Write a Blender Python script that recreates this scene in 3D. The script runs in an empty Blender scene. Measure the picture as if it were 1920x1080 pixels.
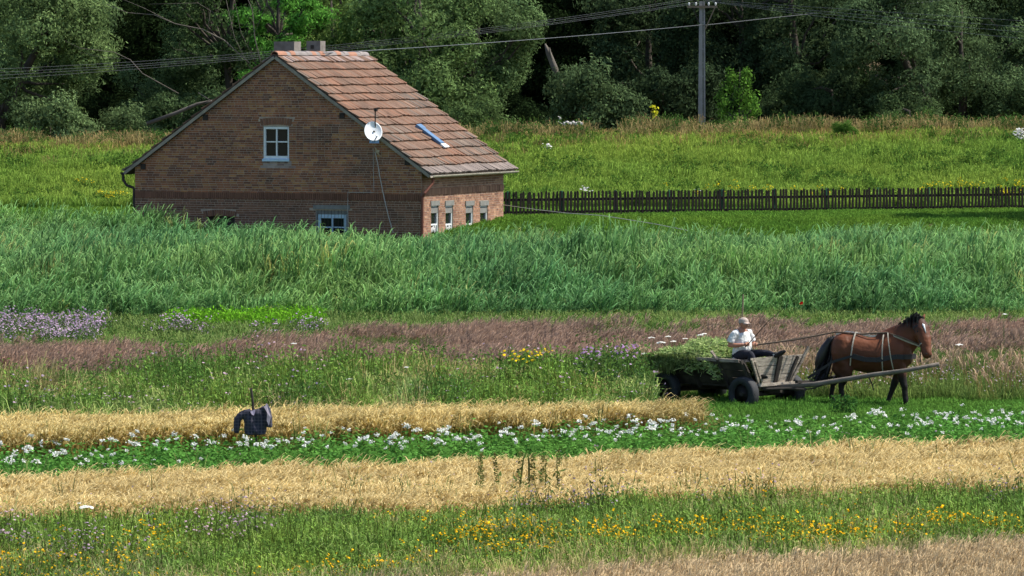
import bpy, math, random
import numpy as np
from mathutils import Vector, Matrix, Quaternion

# ---------------------------------------------------------------- camera, sky, sun, exposure
scene = bpy.context.scene
COL = scene.collection
FPX, HZ, HC = 9500.0, 103.0, 7.0          # focal length in photo pixels, horizon row, eye height in metres
cam_d = bpy.data.cameras.new('camera')
cam_d.sensor_width = 36.0
cam_d.lens = FPX / 1920.0 * 36.0
cam_d.clip_start = 1.0
cam_d.clip_end = 6000.0
cam = bpy.data.objects.new('camera', cam_d)
COL.objects.link(cam)
cam.location = (0, 0, HC)
cam.rotation_euler = (math.radians(90) - math.atan((540 - HZ) / FPX), 0, 0)
scene.camera = cam

SUN_AZ = math.atan2(1.0, 0.10)            # clockwise from +Y: sun stands to the right, a little beyond the scene
SUN_EL = math.radians(53)
world = bpy.data.worlds.new('World')
scene.world = world
world.use_nodes = True
wn = world.node_tree
bg = wn.nodes['Background']
sky = wn.nodes.new('ShaderNodeTexSky')
sky.sky_type = 'NISHITA'
sky.sun_disc = False
sky.sun_elevation = SUN_EL
sky.sun_rotation = SUN_AZ
wn.links.new(sky.outputs[0], bg.inputs[0])
bg.inputs[1].default_value = 0.12
sun_d = bpy.data.lights.new('sun', 'SUN')
sun_d.energy = 5.0
sun_d.angle = math.radians(0.5)
sun_d.color = (1.0, 0.94, 0.82)
sun = bpy.data.objects.new('sun', sun_d)
COL.objects.link(sun)
sdir = Vector((math.sin(SUN_AZ) * math.cos(SUN_EL), math.cos(SUN_AZ) * math.cos(SUN_EL), math.sin(SUN_EL)))
sun.rotation_mode = 'QUATERNION'
sun.rotation_quaternion = (-sdir).to_track_quat('-Z', 'Y')
sun.location = (60, 60, 80)
scene.view_settings.view_transform = 'Standard'
scene.view_settings.look = 'None'
scene.view_settings.exposure = 0.48
scene.view_settings.gamma = 1.0
scene.render.engine = 'CYCLES'
scene.cycles.use_adaptive_sampling = True
scene.cycles.adaptive_threshold = 0.04
scene.cycles.max_bounces = 3
scene.cycles.diffuse_bounces = 2
scene.cycles.glossy_bounces = 2
scene.cycles.transmission_bounces = 2
scene.cycles.transparent_max_bounces = 4

rng = np.random.default_rng(7)
random.seed(7)

# ---------------------------------------------------------------- helpers
def at(px, py, d):
    """photo pixel at depth d metres -> world point"""
    return Vector(((px - 960) / FPX * d, d, HC - (py - HZ) / FPX * d))

def tag(o, label=None, cat=None, group=None, kind=None):
    if label: o['label'] = label
    if cat: o['category'] = cat
    if group: o['group'] = group
    if kind: o['kind'] = kind
    return o

def empty(name, loc=(0, 0, 0), rz=0.0):
    o = bpy.data.objects.new(name, None)
    o.empty_display_size = 0.2
    COL.objects.link(o)
    o.location = loc
    o.rotation_euler = (0, 0, rz)
    return o

def link(name, me, parent=None, loc=None, rot=None):
    o = bpy.data.objects.new(name, me)
    COL.objects.link(o)
    if parent is not None: o.parent = parent
    if loc is not None: o.location = loc
    if rot is not None: o.rotation_euler = rot
    return o

def np_mesh(name, V, F3=None, F4=None, col=None, mats=(), smooth=False):
    """mesh from numpy arrays; col = per-face colour rows in order F3 then F4"""
    me = bpy.data.meshes.new(name)
    V = np.asarray(V, np.float32).reshape(-1, 3)
    n3 = 0 if F3 is None else len(F3)
    n4 = 0 if F4 is None else len(F4)
    me.vertices.add(len(V)); me.vertices.foreach_set('co', V.ravel())
    loops = []
    if n3: loops.append(np.asarray(F3, np.int32).ravel())
    if n4: loops.append(np.asarray(F4, np.int32).ravel())
    L = np.concatenate(loops)
    me.loops.add(len(L)); me.loops.foreach_set('vertex_index', L)
    me.polygons.add(n3 + n4)
    st = np.concatenate([np.arange(n3) * 3, n3 * 3 + np.arange(n4) * 4]).astype(np.int32)
    me.polygons.foreach_set('loop_start', st)
    me.update(calc_edges=True)
    if smooth: me.polygons.foreach_set('use_smooth', np.ones(n3 + n4, bool))
    if col is not None:
        a = me.attributes.new('tcol', 'FLOAT_COLOR', 'FACE')
        c = np.ones((n3 + n4, 4), np.float32); c[:, :3] = np.asarray(col)[:, :3]
        a.data.foreach_set('color', c.ravel())
    for m in mats: me.materials.append(m)
    return me

class MB:
    """collects shapes, builds ONE mesh"""
    def __init__(s): s.V, s.F, s.C = [], [], []
    def add(s, vs, fs, col=(1, 1, 1)):
        b = len(s.V)
        s.V += [tuple(v) for v in vs]
        s.F += [tuple(i + b for i in f) for f in fs]
        s.C += [col] * len(fs)
        return s
    def box(s, c, size, R=None, col=(1, 1, 1), taper=None):
        h = [x / 2 for x in size]
        vs = []
        for z in (-1, 1):
            for y in (-1, 1):
                for x in (-1, 1):
                    k = taper if (taper and z > 0) else 1
                    p = Vector((x * h[0] * k, y * h[1] * k, z * h[2]))
                    if R is not None: p = R @ p
                    vs.append(p + Vector(c))
        return s.add(vs, [(0, 2, 3, 1), (4, 5, 7, 6), (0, 1, 5, 4), (2, 6, 7, 3), (0, 4, 6, 2), (1, 3, 7, 5)], col)
    def beam(s, a, b, w, t, up=(0, 0, 1), col=(1, 1, 1)):
        """box from a to b; w across, t along 'up'"""
        a, b = Vector(a), Vector(b)
        x = (b - a); L = x.length; x.normalize()
        y = Vector(up).cross(x)
        if y.length < 1e-4: y = Vector((0, 1, 0)).cross(x)
        y.normalize(); z = x.cross(y)
        R = Matrix((x, y, z)).transposed()
        return s.box((a + b) / 2, (L, w, t), R, col)
    def tube(s, path, rad, n=8, col=(1, 1, 1), cap=True, squash=None, round_ends=False):
        P = [Vector(p) for p in path]
        if not isinstance(rad, (list, tuple)): rad = [rad] * len(P)
        rad = list(rad)
        if round_ends:
            t0 = (P[1] - P[0]).normalized(); t1 = (P[-1] - P[-2]).normalized()
            a0, a1 = rad[0], rad[-1]
            pre = [(P[0] - t0 * a0 * .97, a0 * .25), (P[0] - t0 * a0 * .75, a0 * .66), (P[0] - t0 * a0 * .4, a0 * .91)]
            post = [(P[-1] + t1 * a1 * .4, a1 * .91), (P[-1] + t1 * a1 * .75, a1 * .66), (P[-1] + t1 * a1 * .97, a1 * .25)]
            P = [p for p, _ in pre] + P + [p for p, _ in post]
            rad = [r for _, r in pre] + rad + [r for _, r in post]
        vs, fs = [], []
        ref = None
        for i, p in enumerate(P):
            t = (P[min(i + 1, len(P) - 1)] - P[max(i - 1, 0)]).normalized()
            if ref is None:
                ref = Vector((0, 1, 0)) if abs(t.y) < .9 else Vector((1, 0, 0))
            u = (ref - t * ref.dot(t)).normalized(); ref = u
            w = t.cross(u)
            for k in range(n):
                a = 2 * math.pi * k / n
                ku = squash if squash else 1.0
                vs.append(p + (u * math.cos(a) * ku + w * math.sin(a)) * rad[i])
        for i in range(len(P) - 1):
            for k in range(n):
                k2 = (k + 1) % n
                fs.append((i * n + k, i * n + k2, (i + 1) * n + k2, (i + 1) * n + k))
        if cap:
            fs.append(tuple(reversed(range(n))))
            fs.append(tuple((len(P) - 1) * n + k for k in range(n)))
        return s.add(vs, fs, col)
    def ellip(s, c, r, R=None, n=12, m=8, col=(1, 1, 1)):
        c = Vector(c)
        if not isinstance(r, (list, tuple)): r = (r, r, r)
        vs, fs = [], []
        for j in range(1, m):
            th = math.pi * j / m
            for k in range(n):
                a = 2 * math.pi * k / n
                p = Vector((r[0] * math.sin(th) * math.cos(a), r[1] * math.sin(th) * math.sin(a), r[2] * math.cos(th)))
                vs.append(c + (R @ p if R is not None else p))
        top = len(vs); pt = Vector((0, 0, r[2])); vs.append(c + (R @ pt if R is not None else pt)); vs.append(c - (R @ pt if R is not None else pt))
        for j in range(m - 2):
            for k in range(n):
                k2 = (k + 1) % n
                fs.append((j * n + k, (j + 1) * n + k, (j + 1) * n + k2, j * n + k2))
        for k in range(n):
            k2 = (k + 1) % n
            fs.append((top, k, k2)); fs.append((top + 1, (m - 2) * n + k2, (m - 2) * n + k))
        return s.add(vs, fs, col)
    def loft(s, rings, col=(1, 1, 1)):
        n = len(rings[0]); vs = [v for r in rings for v in r]; fs = []
        for i in range(len(rings) - 1):
            for k in range(n):
                k2 = (k + 1) % n
                fs.append((i * n + k, i * n + k2, (i + 1) * n + k2, (i + 1) * n + k))
        fs.append(tuple(reversed(range(n)))); fs.append(tuple((len(rings) - 1) * n + k for k in range(n)))
        return s.add(vs, fs, col)
    def prism(s, poly, a, b, col=(1, 1, 1)):
        """poly of 3-D points extruded by vector b-a"""
        d = Vector(b) - Vector(a); n = len(poly)
        vs = [Vector(p) for p in poly] + [Vector(p) + d for p in poly]
        fs = [tuple(range(n)), tuple(reversed(range(n, 2 * n)))] + [(k, n + k, n + (k + 1) % n, (k + 1) % n) for k in range(n)]
        return s.add(vs, fs, col)
    def mesh(s, name, mat, smooth=False):
        me = bpy.data.meshes.new(name)
        me.from_pydata(s.V, [], s.F)
        a = me.attributes.new('tcol', 'FLOAT_COLOR', 'FACE')
        a.data.foreach_set('color', np.array([(c[0], c[1], c[2], 1.0) for c in s.C], np.float32).ravel())
        if smooth: me.polygons.foreach_set('use_smooth', np.ones(len(s.F), bool))
        if mat: me.materials.append(mat)
        return me
    def build(s, name, mat, parent=None, smooth=False, loc=None, rot=None):
        return link(name, s.mesh(name, mat, smooth), parent, loc, rot)

def folds(o, size, strength):
    t = bpy.data.textures.new('folds', 'CLOUDS'); t.noise_scale = size; t.noise_depth = 2
    m = o.modifiers.new('folds', 'DISPLACE'); m.texture = t; m.strength = strength; m.mid_level = .5; m.texture_coords = 'LOCAL'
    return o
def remesh(o, voxel, smooth_it=4, fac=.5):
    m = o.modifiers.new('remesh', 'REMESH'); m.mode = 'VOXEL'; m.voxel_size = voxel; m.use_smooth_shade = True
    if smooth_it:
        m = o.modifiers.new('smooth', 'SMOOTH'); m.factor = fac; m.iterations = smooth_it
    return o

_perm = np.random.default_rng(99).random((256, 256))
def noise2(x, y, s):
    x = np.asarray(x) / s + 1000; y = np.asarray(y) / s + 1000
    xi = np.floor(x).astype(int); yi = np.floor(y).astype(int)
    fx = x - xi; fy = y - yi
    fx = fx * fx * (3 - 2 * fx); fy = fy * fy * (3 - 2 * fy)
    g = lambda a, b: _perm[a % 256, b % 256]
    return (g(xi, yi) * (1 - fx) + g(xi + 1, yi) * fx) * (1 - fy) + (g(xi, yi + 1) * (1 - fx) + g(xi + 1, yi + 1) * fx) * fy
def fbm(x, y, s):
    return .55 * noise2(x, y, s) + .3 * noise2(x + 37, y + 11, s / 2.3) + .15 * noise2(x + 71, y + 53, s / 5.1)

# ---------------------------------------------------------------- materials
def mat(name, col=(.5, .5, .5), rough=.8, var=.0, vscale=8.0, use_tcol=False, bump=0.0, bscale=40.0, metal=0.0, spec=.3, stretch=None, var2=None, coord='Object'):
    m = bpy.data.materials.new(name); m.use_nodes = True
    nt = m.node_tree; b = nt.nodes['Principled BSDF']
    b.inputs['Roughness'].default_value = rough
    b.inputs['Metallic'].default_value = metal
    b.inputs['Specular IOR Level'].default_value = spec
    tc = nt.nodes.new('ShaderNodeTexCoord')
    vec = tc.outputs[coord]
    if stretch:
        mp = nt.nodes.new('ShaderNodeMapping'); mp.inputs['Scale'].default_value = stretch
        nt.links.new(vec, mp.inputs[0]); vec = mp.outputs[0]
    if use_tcol:
        at_ = nt.nodes.new('ShaderNodeAttribute'); at_.attribute_name = 'tcol'
        src = at_.outputs['Color']
    else:
        rgb = nt.nodes.new('ShaderNodeRGB'); rgb.outputs[0].default_value = (*col, 1); src = rgb.outputs[0]
    if var2:
        nz = nt.nodes.new('ShaderNodeTexNoise'); nz.inputs['Scale'].default_value = vscale * .35; nz.inputs['Detail'].default_value = 3
        nt.links.new(vec, nz.inputs['Vector'])
        rp = nt.nodes.new('ShaderNodeValToRGB'); rp.color_ramp.elements[0].position = .42; rp.color_ramp.elements[1].position = .62
        nt.links.new(nz.outputs['Fac'], rp.inputs[0])
        mx = nt.nodes.new('ShaderNodeMix'); mx.data_type = 'RGBA'
        nt.links.new(rp.outputs[0], mx.inputs['Factor']); nt.links.new(src, mx.inputs['A']); mx.inputs['B'].default_value = (*var2, 1)
        src = mx.outputs['Result']
    if var:
        nz = nt.nodes.new('ShaderNodeTexNoise'); nz.inputs['Scale'].default_value = vscale; nz.inputs['Detail'].default_value = 5
        nt.links.new(vec, nz.inputs['Vector'])
        mr = nt.nodes.new('ShaderNodeMapRange'); mr.inputs[1].default_value = .25; mr.inputs[2].default_value = .75
        mr.inputs[3].default_value = 1 - var; mr.inputs[4].default_value = 1 + var
        nt.links.new(nz.outputs['Fac'], mr.inputs[0])
        mx = nt.nodes.new('ShaderNodeVectorMath'); mx.operation = 'SCALE'
        nt.links.new(src, mx.inputs[0]); nt.links.new(mr.outputs[0], mx.inputs['Scale'])
        src = mx.outputs[0]
    nt.links.new(src, b.inputs['Base Color'])
    if bump:
        nz = nt.nodes.new('ShaderNodeTexNoise'); nz.inputs['Scale'].default_value = bscale; nz.inputs['Detail'].default_value = 4
        nt.links.new(vec, nz.inputs['Vector'])
        bp = nt.nodes.new('ShaderNodeBump'); bp.inputs['Strength'].default_value = bump; bp.inputs['Distance'].default_value = .02
        nt.links.new(nz.outputs['Fac'], bp.inputs['Height']); nt.links.new(bp.outputs[0], b.inputs['Normal'])
    return m

def veg_mat(name, per, trans=.3):
    """leaf: diffuse + translucent; colour = face colour x (instance tint | object colour)"""
    m = bpy.data.materials.new(name); m.use_nodes = True
    nt = m.node_tree; nt.nodes.remove(nt.nodes['Principled BSDF']); out = nt.nodes['Material Output']
    a = nt.nodes.new('ShaderNodeAttribute'); a.attribute_name = 'tcol'
    if per == 'inst':
        t = nt.nodes.new('ShaderNodeAttribute'); t.attribute_type = 'INSTANCER'; t.attribute_name = 'icol'; tint = t.outputs['Color']
    else:
        t = nt.nodes.new('ShaderNodeObjectInfo'); tint = t.outputs['Color']
    mu = nt.nodes.new('ShaderNodeVectorMath'); mu.operation = 'MULTIPLY'
    nt.links.new(a.outputs['Color'], mu.inputs[0]); nt.links.new(tint, mu.inputs[1])
    df = nt.nodes.new('ShaderNodeBsdfDiffuse'); tr = nt.nodes.new('ShaderNodeBsdfTranslucent')
    nt.links.new(mu.outputs[0], df.inputs[0]); nt.links.new(mu.outputs[0], tr.inputs[0])
    m1 = nt.nodes.new('ShaderNodeMixShader'); m1.inputs[0].default_value = trans
    nt.links.new(df.outputs[0], m1.inputs[1]); nt.links.new(tr.outputs[0], m1.inputs[2])
    nt.links.new(m1.outputs[0], out.inputs['Surface'])
    return m

M = {}
M['veg'] = veg_mat('foliage_field', 'inst')
M['leaf'] = veg_mat('foliage_plant', 'obj')
M['ground'] = mat('meadow_soil', (.055, .075, .022), .95, .35, .7, var2=(.10, .075, .04), bump=.4, bscale=6)
M['brick'] = mat('brick', use_tcol=True, rough=.9, var=.32, vscale=1.1, bump=.3, bscale=60)
M['mortar'] = mat('mortar', (.40, .32, .26), .95, .25, 6)
M['plaster'] = mat('grey_lintel', (.20, .20, .19), .9, .2, 9)
M['tile'] = mat('roof_tile', use_tcol=True, rough=.85, var=.28, vscale=2.2, bump=.3, bscale=30)
M['deck'] = mat('roof_boards', (.07, .055, .045), .9, .2, 6)
M['white'] = mat('white_paint', (.72, .76, .78), .5, .06, 12)
M['bluewhite'] = mat('pale_blue_paint', (.46, .62, .74), .5, .1, 12)
M['glass'] = mat('window_glass', (.012, .014, .018), .06, spec=.5)
M['curtain'] = mat('curtain', (.55, .55, .55), .9, .15, 20)
M['zinc'] = mat('gutter_zinc', (.55, .50, .42), .5, .25, 5, metal=.2)
M['darkiron'] = mat('dark_iron', (.035, .028, .025), .7, .3, 9)
M['rustpipe'] = mat('downpipe_brown', (.16, .06, .04), .6, .25, 7)
M['chimney'] = mat('chimney_render', (.19, .17, .155), .95, .3, 5, bump=.4, bscale=25)
M['concrete'] = mat('concrete', (.31, .30, .29), .9, .2, 4, bump=.3, bscale=30)
M['dish'] = mat('dish_white', (.82, .83, .85), .35)
M['bluemetal'] = mat('blue_sheet', (.10, .19, .33), .35, .1, 8, spec=.5)
M['cable'] = mat('cable_pale', (.42, .40, .38), .7)
M['wire'] = mat('wire_grey', (.12, .125, .125), .45, metal=.3)
M['fence'] = mat('tarred_wood', (.016, .012, .011), .9, .3, 8)
M['greenpost'] = mat('green_post', (.03, .14, .08), .5)
M['wood'] = mat('weathered_wood', (.36, .31, .25), .9, .45, 7, stretch=(1, 1, 6), var2=(.20, .165, .14), bump=.5, bscale=25)
M['wood_h'] = mat('weathered_board', (.44, .385, .32), .9, .45, 7, stretch=(1.2, 1.2, 9), var2=(.29, .25, .215), bump=.5, bscale=25)
M['darkwood'] = mat('old_dark_wood', (.07, .059, .051), .95, .4, 6, var2=(.04, .034, .030), bump=.4, bscale=20)
M['tyre'] = mat('tyre_rubber', (.035, .037, .042), .75, .25, 14, bump=.3, bscale=60)
M['hub'] = mat('wheel_rim', (.045, .038, .034), .6, .3, 10, metal=.3)
M['skin'] = mat('skin', (.40, .185, .12), .55, .1, 14)
M['shirt'] = mat('white_cotton', (.62, .63, .635), .9, .08, 8, bump=1.0, bscale=7)
M['trousers'] = mat('navy_trousers', (.018, .019, .03), .9, .2, 10, bump=.4, bscale=12)
M['cap'] = mat('beige_cap', (.44, .36, .32), .85, .1, 20)
M['shoe'] = mat('black_shoe', (.015, .015, .016), .5)
M['sock'] = mat('pale_sock', (.6, .6, .62), .9)
M['hair'] = mat('black_horsehair', (.012, .011, .012), .45, .2, 10, spec=.5)
M['hoof'] = mat('hoof', (.03, .026, .024), .6)
M['strap'] = mat('pale_webbing', (.36, .33, .27), .85, .15, 14)
M['leather'] = mat('black_leather', (.022, .022, .026), .5)
M['stick'] = mat('bare_stick', (.22, .17, .12), .9, .3, 9)
M['bark'] = mat('tree_bark', (.065, .055, .045), .95, .4, 2.5, stretch=(2, 2, .5), bump=.6, bscale=9)
M['deadbark'] = mat('bleached_bark', (.125, .11, .092), .95, .35, 2.0, bump=.4, bscale=9)
M['slab'] = mat('pale_paving', (.42, .41, .39), .9, .15, 3)
M['rubble'] = mat('pale_stone', (.50, .48, .47), .95, .2, 6)

# ---------------------------------------------------------------- terrain
def smooth(t): t = np.clip(t, 0, 1); return t * t * (3 - 2 * t)
def hgt(X, Y):
    X = np.asarray(X, float); Y = np.asarray(Y, float)
    z = 1.45 * smooth((Y - 154) / 19.0)
    crest = 3.35 + .018 * np.clip(X, -25, 25)
    z = z + (crest - 1.45) * smooth((Y - 181.5) / 21.0)
    z = z - 1.3 * smooth((Y - 204) / 10.0)
    z = z + 26 * smooth((Y - 250) / 160.0)
    z = z + .10 * (noise2(X, Y, 9) - .5) * smooth((Y - 178) / 12) + .05 * (noise2(X, Y, 3.1) - .5)
    return z
def hz(x, y): return float(hgt(np.array([x]), np.array([y]))[0])

gx = np.concatenate([[-2500, -900, -350, -150, -90], np.arange(-60, 61, 1.5), [90, 150, 350, 900, 2500]])
gy = np.concatenate([[-2500, -600, -150, -20, 20, 40], np.arange(55, 300, 1.5), np.arange(302, 430, 8), [480, 700, 1500, 4000]])
GX, GY = np.meshgrid(gx, gy)
GV = np.stack([GX, GY, hgt(GX, GY)], -1).reshape(-1, 3)
nx = len(gx); I = (np.arange(len(gy) - 1)[:, None] * nx + np.arange(nx - 1)[None, :]).ravel()
ground = link('ground', np_mesh('ground', GV, F4=np.stack([I, I + 1, I + 1 + nx, I + nx], 1), mats=[M['ground']], smooth=True))
tag(ground, kind='structure')

# ---------------------------------------------------------------- scattered growth (geometry nodes)
def scatter(name, P, rot, scl, idx, icol, sources, label, cat):
    """one 'stuff' object: points carrying instances of a few small tuft meshes"""
    P = np.asarray(P, np.float32); n = len(P)
    me = bpy.data.meshes.new(name)
    me.vertices.add(n); me.vertices.foreach_set('co', P.ravel())
    def attr(nm, ty, key, a):
        x = me.attributes.new(nm, ty, 'POINT'); x.data.foreach_set(key, np.ascontiguousarray(a).ravel())
    attr('irot', 'FLOAT_VECTOR', 'vector', np.asarray(rot, np.float32))
    s3 = np.asarray(scl, np.float32)
    if s3.ndim == 1: s3 = np.repeat(s3[:, None], 3, 1)
    attr('iscl', 'FLOAT_VECTOR', 'vector', s3)
    attr('iidx', 'INT', 'value', np.asarray(idx, np.int32))
    c = np.ones((n, 4), np.float32); c[:, :3] = icol
    attr('icol', 'FLOAT_COLOR', 'color', c)
    me.update()
    o = link(name, me)
    src = bpy.data.collections.new(name + '_kinds')
    for k, sm in enumerate(sources):
        so = bpy.data.objects.new('%s_kind_%02d' % (name, k), sm); src.objects.link(so)
    ng = bpy.data.node_groups.new(name + '_growth', 'GeometryNodeTree')
    ng.interface.new_socket('Geometry', in_out='INPUT', socket_type='NodeSocketGeometry')
    ng.interface.new_socket('Geometry', in_out='OUTPUT', socket_type='NodeSocketGeometry')
    N = ng.nodes
    gi = N.new('NodeGroupInput'); go = N.new('NodeGroupOutput')
    ci = N.new('GeometryNodeCollectionInfo'); ci.inputs['Collection'].default_value = src
    ci.inputs['Separate Children'].default_value = True; ci.inputs['Reset Children'].default_value = True
    ip = N.new('GeometryNodeInstanceOnPoints'); ip.inputs['Pick Instance'].default_value = True
    def na(nm, ty):
        x = N.new('GeometryNodeInputNamedAttribute'); x.data_type = ty; x.inputs['Name'].default_value = nm
        return next(s for s in x.outputs if s.enabled)
    L = ng.links.new
    L(gi.outputs[0], ip.inputs['Points']); L(ci.outputs[0], ip.inputs['Instance'])
    L(na('iidx', 'INT'), ip.inputs['Instance Index'])
    e2r = N.new('FunctionNodeEulerToRotation'); L(na('irot', 'FLOAT_VECTOR'), e2r.inputs[0]); L(e2r.outputs[0], ip.inputs['Rotation'])
    L(na('iscl', 'FLOAT_VECTOR'), ip.inputs['Scale'])
    L(ip.outputs[0], go.inputs[0])
    md = o.modifiers.new('growth', 'NODES'); md.node_group = ng
    tag(o, label, cat, kind='stuff')
    return o

class TB:
    """numpy tuft builder: blades, leaf quads"""
    def __init__(s, seed): s.r = np.random.default_rng(seed); s.V, s.T, s.C, s.n = [], [], [], 0
    def tris(s, V, T, C):
        s.V.append(V.reshape(-1, 3)); s.T.append(T + s.n); s.C.append(C); s.n += V.reshape(-1, 3).shape[0]
    def blades(s, root, h, w, lean, az, droop, col, colj=.15, tipcol=None):
        """bent tapered blades; arrays of len n. lean = horizontal reach / h, droop = fall of the tip / h"""
        r = s.r; n = len(root)
        h, w, lean, az, droop = [np.broadcast_to(np.asarray(x, float), (n,)) for x in (h, w, lean, az, droop)]
        d = np.stack([np.cos(az), np.sin(az), np.zeros(n)], 1)
        fa = r.uniform(0, 2 * np.pi, n); sd = np.stack([np.cos(fa), np.sin(fa), np.zeros(n)], 1) * (w / 2)[:, None]
        up = np.array([0, 0, 1.0])
        p0 = root
        p1 = root + d * (lean * h * .22)[:, None] + up * (h * .52)[:, None]
        p2 = root + d * (lean * h * .62)[:, None] + up * (h * (.92 - .25 * droop))[:, None]
        p3 = root + d * (lean * h)[:, None] + up * (h * (1.0 - droop))[:, None]
        V = np.stack([p0 - sd * .7, p0 + sd * .7, p1 - sd, p1 + sd, p2 - sd * .8, p2 + sd * .8, p3], 1)
        b = (np.arange(n) * 7)[:, None]
        T = np.concatenate([b + np.array(t) for t in ([[0, 1, 3]], [[0, 3, 2]], [[2, 3, 5]], [[2, 5, 4]], [[4, 5, 6]])], 0)
        c = np.asarray(col, float) * (1 + colj * r.normal(size=(n, 1))).clip(.4, 1.8)
        tc = c if tipcol is None else np.asarray(tipcol, float) * (1 + colj * r.normal(size=(n, 1))).clip(.4, 1.8)
        mid = (c + tc) / 2
        s.tris(V, T, np.concatenate([c, c, mid, mid, tc], 0))
        return p3
    def leaves(s, P, size, aspect, col, colj=.2, nrm=None, flat=0.0):
        """rhombic leaves at P, random facing (biased up by flat)"""
        r = s.r; n = len(P)
        size = np.broadcast_to(np.asarray(size, float), (n,))
        if nrm is None:
            nrm = r.normal(size=(n, 3)); nrm[:, 2] += flat * 2
        nrm = nrm / (np.linalg.norm(nrm, axis=1, keepdims=True) + 1e-9)
        a = np.cross(nrm, r.normal(size=(n, 3))); a /= (np.linalg.norm(a, axis=1, keepdims=True) + 1e-9)
        b = np.cross(nrm, a)
        a = a * (size / 2)[:, None]; b = b * (size * aspect / 2)[:, None]
        V = np.stack([P - a, P - b, P + a, P + b], 1)
        k = (np.arange(n) * 4)[:, None]
        T = np.concatenate([k + np.array([[0, 1, 2]]), k + np.array([[0, 2, 3]])], 0)
        c = np.asarray(col, float) * (1 + colj * r.normal(size=(n, 1))).clip(.35, 1.9)
        s.tris(V, T, np.concatenate([c, c], 0))
    def disc(s, P, rad, col, colj=.08, n=5, tilt=.5):
        r = s.r
        for p in P:
            nn = np.array([r.normal() * tilt, r.normal() * tilt - .25, 1.0]); nn /= np.linalg.norm(nn)
            a = np.cross(nn, [1, .3, 0]); a /= np.linalg.norm(a); b = np.cross(nn, a)
            an = np.linspace(0, 2 * np.pi, n, endpoint=False) + r.uniform(0, 6)
            V = np.concatenate([[p + nn * rad * .35], p + rad * (np.cos(an)[:, None] * a + np.sin(an)[:, None] * b)])
            T = np.array([[0, 1 + k, 1 + (k + 1) % n] for k in range(n)])
            s.tris(V, T, np.repeat(np.asarray(col, float)[None] * (1 + colj * r.normal()), n, 0))
    def mesh(s, name, m):
        return np_mesh(name, np.concatenate(s.V), F3=np.concatenate(s.T), col=np.concatenate(s.C), mats=[m])

def ring(r, n, rad):
    a = r.uniform(0, 2 * np.pi, n); q = rad * np.sqrt(r.uniform(0, 1, n))
    return np.stack([q * np.cos(a), q * np.sin(a), np.zeros(n)], 1)

def t_grass(seed, n=26, h=.4, rad=.2, w=.016, col=(.10, .20, .035), tip=(.17, .26, .06), lean=.35, windaz=None):
    t = TB(seed); r = t.r
    az = r.uniform(0, 6.28, n) if windaz is None else r.normal(windaz, .7, n)
    t.blades(ring(r, n, rad), h * r.uniform(.55, 1.1, n), w * r.uniform(.7, 1.3, n), lean * r.uniform(.3, 1.6, n), az, r.uniform(0, .25, n), col, .2, tip)
    return t.mesh('grass_tuft', M['veg'])
def t_barley(seed):
    t = TB(seed); r = t.r; n = 16
    root = ring(r, n, .16)
    h = r.uniform(.52, .72, n)
    az = r.normal(.2, 1.1, n)
    tip = t.blades(root, h, .011, .10, az, .0, (.46, .32, .12), .2, (.58, .41, .17))
    # nodding ears with awns
    t.blades(tip, r.uniform(.10, .17, n), r.uniform(.016, .028, n), r.uniform(.6, 1.5, n), az, r.uniform(.1, .9, n), (.66, .46, .17), .22, (.80, .64, .34))
    t.blades(tip, r.uniform(.16, .27, n), r.uniform(.009, .016, n), r.uniform(.5, 1.4, n), az + r.normal(0, .4, n), r.uniform(.0, .7, n), (.72, .52, .22), .22, (.88, .74, .44))
    return t.mesh('barley_tuft', M['veg'])
def t_pink(seed, col=(.335, .235, .175)):
    t = TB(seed); r = t.r; n = 14
    t.blades(ring(r, 8, .2), r.uniform(.3, .55, 8), .014, r.uniform(.2, .7, 8), r.normal(.3, 1, 8), r.uniform(0, .3, 8), (.13, .17, .05), .2, (.22, .20, .08))
    root = ring(r, n, .22); h = r.uniform(.6, .85, n); az = r.normal(.15, .5, n)
    tip = t.blades(root, h, .007, .16, az, 0, (.22, .18, .07), .2, (.28, .17, .10))
    for k in range(3):
        t.blades(tip - np.array([0, 0, .05 * k]), r.uniform(.10, .22, n), r.uniform(.010, .022, n), r.uniform(.3, 1.1, n), az + r.normal(0, .5, n), r.uniform(0, .3, n), col, .22, tuple(1.3 * c for c in col))
    return t.mesh('pink_grass_tuft', M['veg'])
def t_weed(seed, h=.8, rad=.22, nl=70, leaf=.07, col=(.085, .165, .035), flowers=None, nf=6, fr=.03, aspect=.45):
    t = TB(seed); r = t.r
    ns = 6; root = ring(r, ns, rad * .6); hh = h * r.uniform(.7, 1.05, ns); az = r.uniform(0, 6.28, ns); ln = r.uniform(.05, .3, ns)
    tip = t.blades(root, hh, .012, ln, az, 0, (.09, .13, .03), .15)
    k = r.integers(0, ns, nl); f = r.uniform(.12, 1, nl) ** .8
    P = root[k] * (1 - f)[:, None] + tip[k] * f[:, None] + r.normal(0, rad * .33, (nl, 3)) * np.array([1, 1, .4]) * (1.15 - .6 * f)[:, None]
    P[:, 2] = np.abs(P[:, 2])
    t.leaves(P, leaf * r.uniform(.6, 1.4, nl), aspect, col, .25, flat=.25)
    nb = 12
    t.blades(ring(r, nb, rad), h * r.uniform(.4, .9, nb), .012, r.uniform(.1, .5, nb), r.uniform(0, 6.28, nb), r.uniform(0, .2, nb), col, .2, tuple(1.25 * c for c in col))
    if flowers is not None:
        q = tip[r.integers(0, ns, nf)] + r.normal(0, .05, (nf, 3)) + np.array([0, 0, .03])
        t.disc(q, fr, flowers, .15, 5, .6)
    return t.mesh('weed_tuft', M['veg'])
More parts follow.
